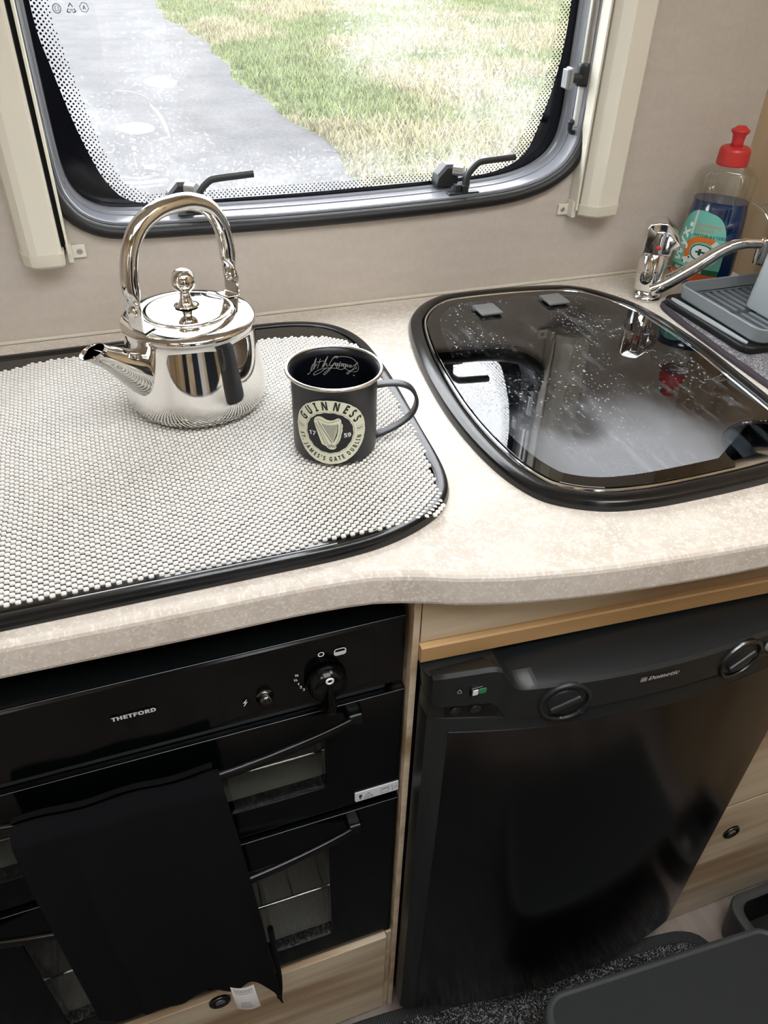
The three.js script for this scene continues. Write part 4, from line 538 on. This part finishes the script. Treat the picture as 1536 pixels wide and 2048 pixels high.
  // rotary controls
  const rot = (x, y, ring) => {
    const z = cz(x), tilt = Math.atan((fz(x + 0.01) - fz(x - 0.01)) / 0.02), put = g => g.rotateX(Math.PI / 2).rotateY(-tilt).translate(x, y, z);
    const k = obj('rotary_control', put(lathe([[0.0215, -0.004], [0.0215, 0.001], [0.0228, 0.0028], [0.0245, 0.003], [0.0262, 0.0018], [0.0265, -0.002]], 64)), ring ? M.darkSteel : M.satin, panel);
    obj('dial', put(lathe([[0, -0.003], [0.013, -0.003], [0.0215, -0.001]], 48)), M.black, k);
    obj('grip', [put(new RoundedBoxGeometry(0.034, 0.010, 0.0085, 3, 0.003).rotateY(0.5).translate(0, 0.001, 0)), put(lathe([[0, 0.0035], [0.0155, 0.0025], [0.017, -0.001], [0.017, -0.003]], 40))], M.satin, k);
  };
  rot(0.329, 0.773, false); rot(0.5225, 0.7765, true);
  const nz = cz(0.565); obj('igniter_button', [lathe([[0, 0.004], [0.010, 0.0035], [0.0125, 0.001], [0.0135, -0.003]], 40).rotateX(Math.PI / 2).rotateY(0.1).translate(0.5665, 0.7825, nz)], M.lightGrey, panel); obj('button_ring', new THREE.TorusGeometry(0.0165, 0.0018, 10, 44).rotateY(0.1).translate(0.5665, 0.7825, nz), M.darkSteel, panel);
  const decal = (x0, x1, y0, y1, w, h, draw, label) => obj('panel_print', patch(16, 1, (u, v) => { const x = lerp(x0, x1, u); return [x, lerp(y0, y1, v), cz(x) + 0.0006]; }), print(canvas(w, h, draw), 0.5), panel, label);
  decal(0.4015, 0.4445, 0.7845, 0.7945, 1024, 240, c => { c.fillStyle = c.strokeStyle = '#cfd0cc'; c.lineWidth = 12; c.strokeRect(20, 60, 130, 130); c.font = 'bold 120px serif'; c.textBaseline = 'middle'; c.save(); c.translate(34, 128); c.scale(0.7, 1); c.fillText('db', 0, 0); c.restore(); c.font = 'bold italic 178px serif'; const w = c.measureText('Dometic').width; c.save(); c.translate(190, 124); c.scale(800 / w, 1); c.fillText('Dometic', 0, 0); c.restore(); }, 'white lettering');
  const flame = (c, x, y, s) => { c.beginPath(); c.moveTo(x, y - s); c.bezierCurveTo(x + s * 0.2, y - s * 0.3, x + s * 0.7, y, x + s * 0.55, y + s * 0.5); c.bezierCurveTo(x + s * 0.4, y + s, x - s * 0.4, y + s, x - s * 0.55, y + s * 0.5); c.bezierCurveTo(x - s * 0.7, y, x - s * 0.2, y - s * 0.3, x, y - s); c.stroke(); };
  decal(0.222, 0.231, 0.7995, 0.8095, 128, 142, c => { c.strokeStyle = '#b9bab6'; c.lineWidth = 9; flame(c, 64, 70, 42); });
  decal(0.318, 0.352, 0.7445, 0.766, 512, 324, c => { c.strokeStyle = '#d5d6d2'; c.lineWidth = 12; flame(c, 150, 250, 44); c.strokeRect(395, 130, 70, 40); c.beginPath(); c.arc(430, 125, 24, 3.14, 0); c.stroke(); });
}

// ---------------------------------------------------------------- towel
{
  const t = thing('towel', 'black cloth towel hanging over the upper oven door handle', 'towel', [0, 0, 0]);
  const topY = 0.7575, xl = v => -0.164 - 0.006 * v, xr = v => 0.0075 + 0.028 * Math.pow(v, 0.8), yb = u => { const x = u; return lerp(0.352, 0.322, sm(0, 0.45, x)) - 0.0 - 0.006 * Math.sin(x * 19) - 0.062 * sm(0.80, 0.985, x) - 0.03 * sm(0.955, 1, x); };
  const rip = (u, v) => 0.0035 * Math.sin(u * 9 + 0.6) * v + 0.0065 * (sm(0.21, 0.25, u) - sm(0.25, 0.42, u)) * sm(0.05, 0.3, v) + 0.002 * Math.sin(u * 23 + v * 4) * v + 0.004 * sm(0.93, 1, u) * v;
  const front = (th) => (u, v) => { const y = lerp(topY + 0.002 * Math.sin(u * 14), yb(u), v), x = lerp(xl(v), xr(v), u), over = sm(0.05, 0, v); return [x, y - 0.004 * 0, OZ + 0.0385 + rip(u, v) - 0.011 * over * over - 0.013 * sm(0.12, 1, v) + th]; };
  const A = patch(90, 120, front(0.0012));
  const Bk = patch(60, 40, (u, v) => { const f = 1 - v; return [lerp(xl(0), xr(0) - 0.004, u), lerp(topY + 0.002 * Math.sin(u * 14), 0.62, v), OZ + 0.0095 + 0.0155 * sm(0.10, 0, v)]; });
  const all = [patch(90, 120, front(0)), A, Bk];
  obj('cloth', all, M.towel, t);
  obj('hem', tube([[0.0325, 0.44, OZ + 0.0255 + 0.004], [0.0345, 0.36, OZ + 0.0255], [0.0355, 0.30, OZ + 0.0245], [0.0345, 0.262, OZ + 0.0245], [0.0325, 0.236, OZ + 0.0245]], 0.0035, 30, 10), M.towel, t);
  const care = canvas(256, 384, c => { c.fillStyle = '#e9eaea'; c.fillRect(0, 0, 256, 384); c.fillStyle = c.strokeStyle = '#6d6f72'; for (let i = 0; i < 5; i++) c.fillRect(40 + i * 6, 60 + i * 26, 150 - i * 12, 7); c.font = '22px sans-serif'; c.fillRect(30, 300, 190, 6); c.lineWidth = 6; for (let i = 0; i < 5; i++) c.strokeRect(34 + i * 40, 324, 26, 24); });
  const tagM = std({ map: care, roughness: 0.8 });
  obj('care_tag', patch(10, 14, (u, v) => [lerp(-0.0245, 0.003, u) + 0.004 * v, lerp(0.3315, 0.268, v) - 0.014 * u, OZ + 0.0315 + 0.004 * Math.sin(v * 2.6) + 0.003 * Math.sin(u * 3)]).applyMatrix4(new THREE.Matrix4()), tagM, t, 'white care tag');
}

// ---------------------------------------------------------------- carpet, step, tub on the floor
{
  const P = outline([[-0.5, 0.539], [0.134, 0.541], [0.30, 0.553], [0.55, 0.573], [0.66, 0.582], [0.70, 0.588], [0.728, 0.602], [0.742, 0.628], [0.745, 0.67], [0.745, 0.95], [0.73, 1.05], [0.0, 1.08], [-0.5, 1.06]].map(([x, z]) => [x, -z]), 240, 0.2);
  const t = thing('carpet', 'dark speckled carpet runner with a ribbed grey border on the floor', 'carpet');
  const g = flat(plate(inward(P, 0.020), 0.009)); obj('pile', metreUV(g), M.carpet, t);
  // pile tufts give the speckle its depth
  const tf = new THREE.ConeGeometry(0.0011, 0.006, 4).translate(0, 0.0105, 0), list = []; const inP = inward(P, 0.021);
  for (let i = 0; i < 90000 && list.length < 24000; i++) { const x = 0.12 + 0.63 * rnd(), z = 0.54 + 0.28 * rnd(); if (inside(inP, x, -z)) list.push([x, z]); }
  const im = shade(new THREE.InstancedMesh(tf, std({ color: 0xffffff, roughness: 1 }), list.length)), m = new THREE.Matrix4(), q = new THREE.Quaternion(), e = new THREE.Euler(), c = new THREE.Color();
  list.forEach(([x, z], i) => { m.compose(V(x, -0.001, z), q.setFromEuler(e.set((rnd() - 0.5) * 0.9, rnd() * 6, (rnd() - 0.5) * 0.9)), V(1, 0.7 + 0.5 * rnd(), 1)); im.setMatrixAt(i, m); const b = rnd() < 0.42 ? 0.35 + 0.35 * rnd() : 0.015 + 0.04 * rnd(); im.setColorAt(i, c.setRGB(b, b, b * 1.02)); });
  im.name = 'pile_tufts'; im.userData.kind = 'stuff'; t.add(im);
  const bd = obj('border', flat(ringSweep(P, [[0, 0], [0, 0.006], [0.002, 0.008], [0.018, 0.009], [0.0205, 0.0085]], 0.6)), M.binding, t);
  const ribs = []; const n = 900, OP = new THREE.CatmullRomCurve3(P.map(p => V(p.x, p.y, 0)), true).getSpacedPoints(n), IP = inward(OP.slice(0, n).map(p => V2(p.x, p.y)), 0.0185), E = inward(OP.slice(0, n).map(p => V2(p.x, p.y)), 0.0018);
  for (let i = 0; i < n; i++) if (E[i].x > 0.05 && -E[i].y < 0.75) ribs.push(tube([[E[i].x, 0.0078, -E[i].y], [IP[i].x, 0.0088, -IP[i].y]], 0.0011, 1, 6));
  const rb = obj('border_ribs', ribs, std({ color: 0x3d3f42, roughness: 0.8 }), t); rb.userData.kind = 'stuff';
  const st = thing('step_stool', 'dark grey plastic step stool with a raised pale rim on the carpet', 'step stool', [0.364, 0.0095, 0.655], -0.06);
  const S = roundRect(0, 0.375, -0.26, 0, 0.034, 10);
  obj('tread', flat(plate(inward(S, 0.010), 0.006)).translate(0, 0.186, 0), phys({ color: 0x33383a, roughness: 0.75, bumpMap: fineBump, bumpScale: 0.0008 }), st);
  obj('rim', flat(ringSweep(S, [[0.003, 0.160], [0, 0.163], [0, 0.187], [0.002, 0.1915], [0.006, 0.1935], [0.0095, 0.192], [0.0115, 0.1885]], 0.7)), M.stepEdge, st);
  for (const [x, z] of [[0.04, 0.04], [0.335, 0.04], [0.04, 0.22], [0.335, 0.22]]) obj('leg', loft([0, 1].map(k => roundRect(x - 0.022 - 0.004 * (1 - k), x + 0.022 + 0.004 * (1 - k), z - 0.022, z + 0.022, 0.008).map(p => [p.x, k * 0.175, p.y])), 0.5), M.stepEdge, st);
  const tb = thing('plastic_tub', 'dark grey plastic tub with a thick rounded rim behind the step stool', 'tub', [0.838, 0.0005, 0.665]);
  const R = (a, y, r) => roundRect(-a, a, -a * 0.9, a * 0.9, r).map(p => [p.x, y, p.y]);
  obj('shell', loft([R(0.068, 0, 0.02), R(0.072, 0.01, 0.028), R(0.078, 0.080, 0.030), R(0.079, 0.086, 0.031), R(0.077, 0.090, 0.030), R(0.070, 0.0915, 0.026), R(0.063, 0.0900, 0.022), R(0.061, 0.0885, 0.021)], 0.7, false), M.darkGrey, tb);
  obj('lining', loft([R(0.0612, 0.0888, 0.021), R(0.060, 0.084, 0.020), R(0.055, 0.006, 0.018), R(0.02, 0.004, 0.01)], 0.7, false), M.black, tb);
}

// ---------------------------------------------------------------- blind rails, window catches, stay
{
  const rail = (side, label) => {
    const t = thing('blind_rail', label, 'blind rail'), s = side;                     // s: 1 right of the window, -1 left
    const inX = s > 0 ? 0.637 : -0.049, X = d => inX + s * d, y0 = 1.043, y1 = 1.80;
    const sec = s > 0 ? [[0, 0.001], [0, 0.018], [0.006, 0.027], [0.0175, 0.036], [0.0195, 0.0365], [0.050, 0.0335], [0.054, 0.030], [0.055, 0.001]] : [[0, 0.001], [0, 0.034], [0.003, 0.036], [0.026, 0.037], [0.034, 0.034], [0.042, 0.025], [0.045, 0.014], [0.045, 0.001]];
    const L = y => sec.map(([d, z]) => [X(d), y, z]);
    obj('cover', loft([L(y0), L(y1)], 0.25), M.cream, t);
    obj('guide_strip', [span(Math.min(X(-0.0085), X(-0.0055)), Math.max(X(-0.0085), X(-0.0055)), y0 - 0.006, y1, 0.001, 0.022, 0.0008)], M.cream, t);
    obj('gap_seal', [span(Math.min(X(-0.0055), X(-0.0005)), Math.max(X(-0.0055), X(-0.0005)), y0 - 0.002, y1, 0.001, 0.013, 0)], M.blackGap, t);
    if (s > 0) obj('cover_ridge', [span(X(0.0178), X(0.0192), y0, y1, 0.0362, 0.0375, 0.0005)], std({ color: 0xeae6d8, roughness: 0.4 }), t);
    const grow = (e, y) => sec.map(([d, z]) => [X(d + (d > 0.02 ? e : -e) + (d === 0 ? -0.001 : 0)), y, z > 0.002 ? z + e : z]);
    const cap = obj('end_cap', loft([grow(-0.002, y0 - 0.015), grow(0.0005, y0 - 0.012), grow(0.0012, y0 - 0.001), grow(0.0012, y0 + 0.001), grow(0.0004, y0 + 0.001)], 0.4), M.creamDark, t);
    const tab = obj('screw_tab', [box(0.017, 0.015, 0.0035, X(-0.017), y0 - 0.0085, 0.0022, 0.0012), box(0.006, 0.022, 0.016, X(-0.0075), y0 - 0.006, 0.0085, 0.001)], M.cream, t);
    obj('screw', [new THREE.TorusGeometry(0.0024, 0.0010, 8, 20).translate(X(-0.0185), y0 - 0.0085, 0.0040), box(0.003, 0.0009, 0.0008, X(-0.0185), y0 - 0.0085, 0.0043, 0), box(0.0009, 0.003, 0.0008, X(-0.0185), y0 - 0.0085, 0.0043, 0)], M.brushed, tab);
  };
  rail(-1, 'cream blind rail left of the window above the kettle'); rail(1, 'cream blind rail right of the window beside the washing up liquid');
  const catchM = std({ color: 0x232628, roughness: 0.4 });
  const latch = (x, label) => {
    const t = thing('window_latch', label, 'window latch', [x, 1.0605, -0.006]);
    obj('keep_plate', [box(0.044, 0.003, 0.012, 0.004, 0.0055, 0.002, 0.001), box(0.008, 0.012, 0.010, -0.004, 0.010, 0.0, 0.001), box(0.009, 0.011, 0.009, 0.005, 0.010, 0.004, 0.001)], catchM, t);
    obj('pivot_block', [loft([[-0.026, 0.010, 0.016], [-0.024, 0.0105, 0.024], [-0.012, 0.011, 0.036], [0.004, 0.011, 0.0355]].map(([q, a, b]) => [[q, 0.010, -0.037], [q, 0.010, -0.0165], [q, b - 0.004, -0.0165], [q, b, -0.021], [q, b, -0.037]]), 0.4)], catchM, t);
    obj('spindle', new THREE.CylinderGeometry(0.0072, 0.0072, 0.014, 24).rotateX(Math.PI / 2).rotateY(0.9).translate(0.004, 0.0285, -0.016), M.brushed, t);
    const g = [strap([[0.008, 0.012, 0.0015], [0.0085, 0.022, 0.0005], [0.0125, 0.030, -0.001], [0.024, 0.0395, -0.003], [0.034, 0.042, -0.003], [0.055, 0.0435, -0.0025], [0.078, 0.0450, -0.002]], 0.010, 0.0085, [0, 0.25, 1], 60)];
    obj('lever', g, catchM, t);
  };
  latch(0.1065, 'black window latch with its lever raised behind the kettle handle'); latch(0.4605, 'black window latch with its lever raised at the right of the window');
  const t = thing('window_stay', 'telescopic window stay with a clamp knob on the right window frame', 'window stay', [0.6265, 1.135, -0.008]);
  obj('inner_rod', new THREE.CylinderGeometry(0.0050, 0.0050, 0.10, 20).translate(-0.0015, 0.055, 0), std({ color: 0xd9dadb, roughness: 0.3, metalness: 0.4 }), t);
  obj('outer_tube', new THREE.CylinderGeometry(0.0075, 0.0075, 0.30, 24).translate(0.0, 0.222, 0), M.brushed, t);
  obj('clamp', [lathe([[0.0060, 0], [0.0092, 0.001], [0.0096, 0.004], [0.0096, 0.022], [0.0088, 0.026], [0.0076, 0.027]], 28).translate(-0.001, 0.052, 0), new THREE.CylinderGeometry(0.0058, 0.0058, 0.016, 20).rotateZ(Math.PI / 2).translate(-0.0145, 0.062, 0.002)], M.satin, t);
  obj('clamp_knob', [box(0.0060, 0.026, 0.016, -0.0240, 0.062, 0.003, 0.0028, 4), box(0.004, 0.022, 0.014, -0.0290, 0.062, 0.003, 0.0015, 3)], std({ color: 0x8d8f92, roughness: 0.4 }), t);
  obj('foot_bracket', [tube([[-0.012, 0.010, 0.005], [-0.011, 0.001, 0.003], [-0.004, -0.003, 0.001], [0.006, 0.0, -0.002], [0.011, 0.008, -0.005]], 0.0032, 30, 10), box(0.007, 0.040, 0.012, 0.0125, 0.024, -0.008, 0.002), new THREE.SphereGeometry(0.0046, 16, 10).translate(-0.012, 0.010, 0.005)], M.satin, t);
  obj('screw', new THREE.SphereGeometry(0.003, 14, 8).scale(0.5, 1, 1).translate(0.0085, 0.030, -0.002), M.brushed, t);
}

// ---------------------------------------------------------------- ceiling lamps
{
  const lamp = (x, z, w, d, label) => {
    const t = thing('ceiling_light', label, 'light', [x, CE, z]);
    obj('housing', box(w + 0.02, 0.016, d + 0.02, 0, -0.009, 0, 0.004), M.white, t);
    obj('diffuser', box(w, 0.003, d, 0, -0.0190, 0, 0.001), std({ color: 0xffffff, emissive: 0xfff8f0, emissiveIntensity: 2.0 }), t);
    const l = new THREE.RectAreaLight(0xfff8ee, LAMP, w, d); l.position.set(x, CE - 0.0225, z); l.lookAt(x, 0, z); scene.add(l);
  };
  lamp(0.72, 0.75, 0.22, 0.22, 'square white ceiling light above the sink'); lamp(-0.55, 1.1, 0.22, 0.22, 'square white ceiling light left of the rooflight');
}

renderer.render(scene, camera);
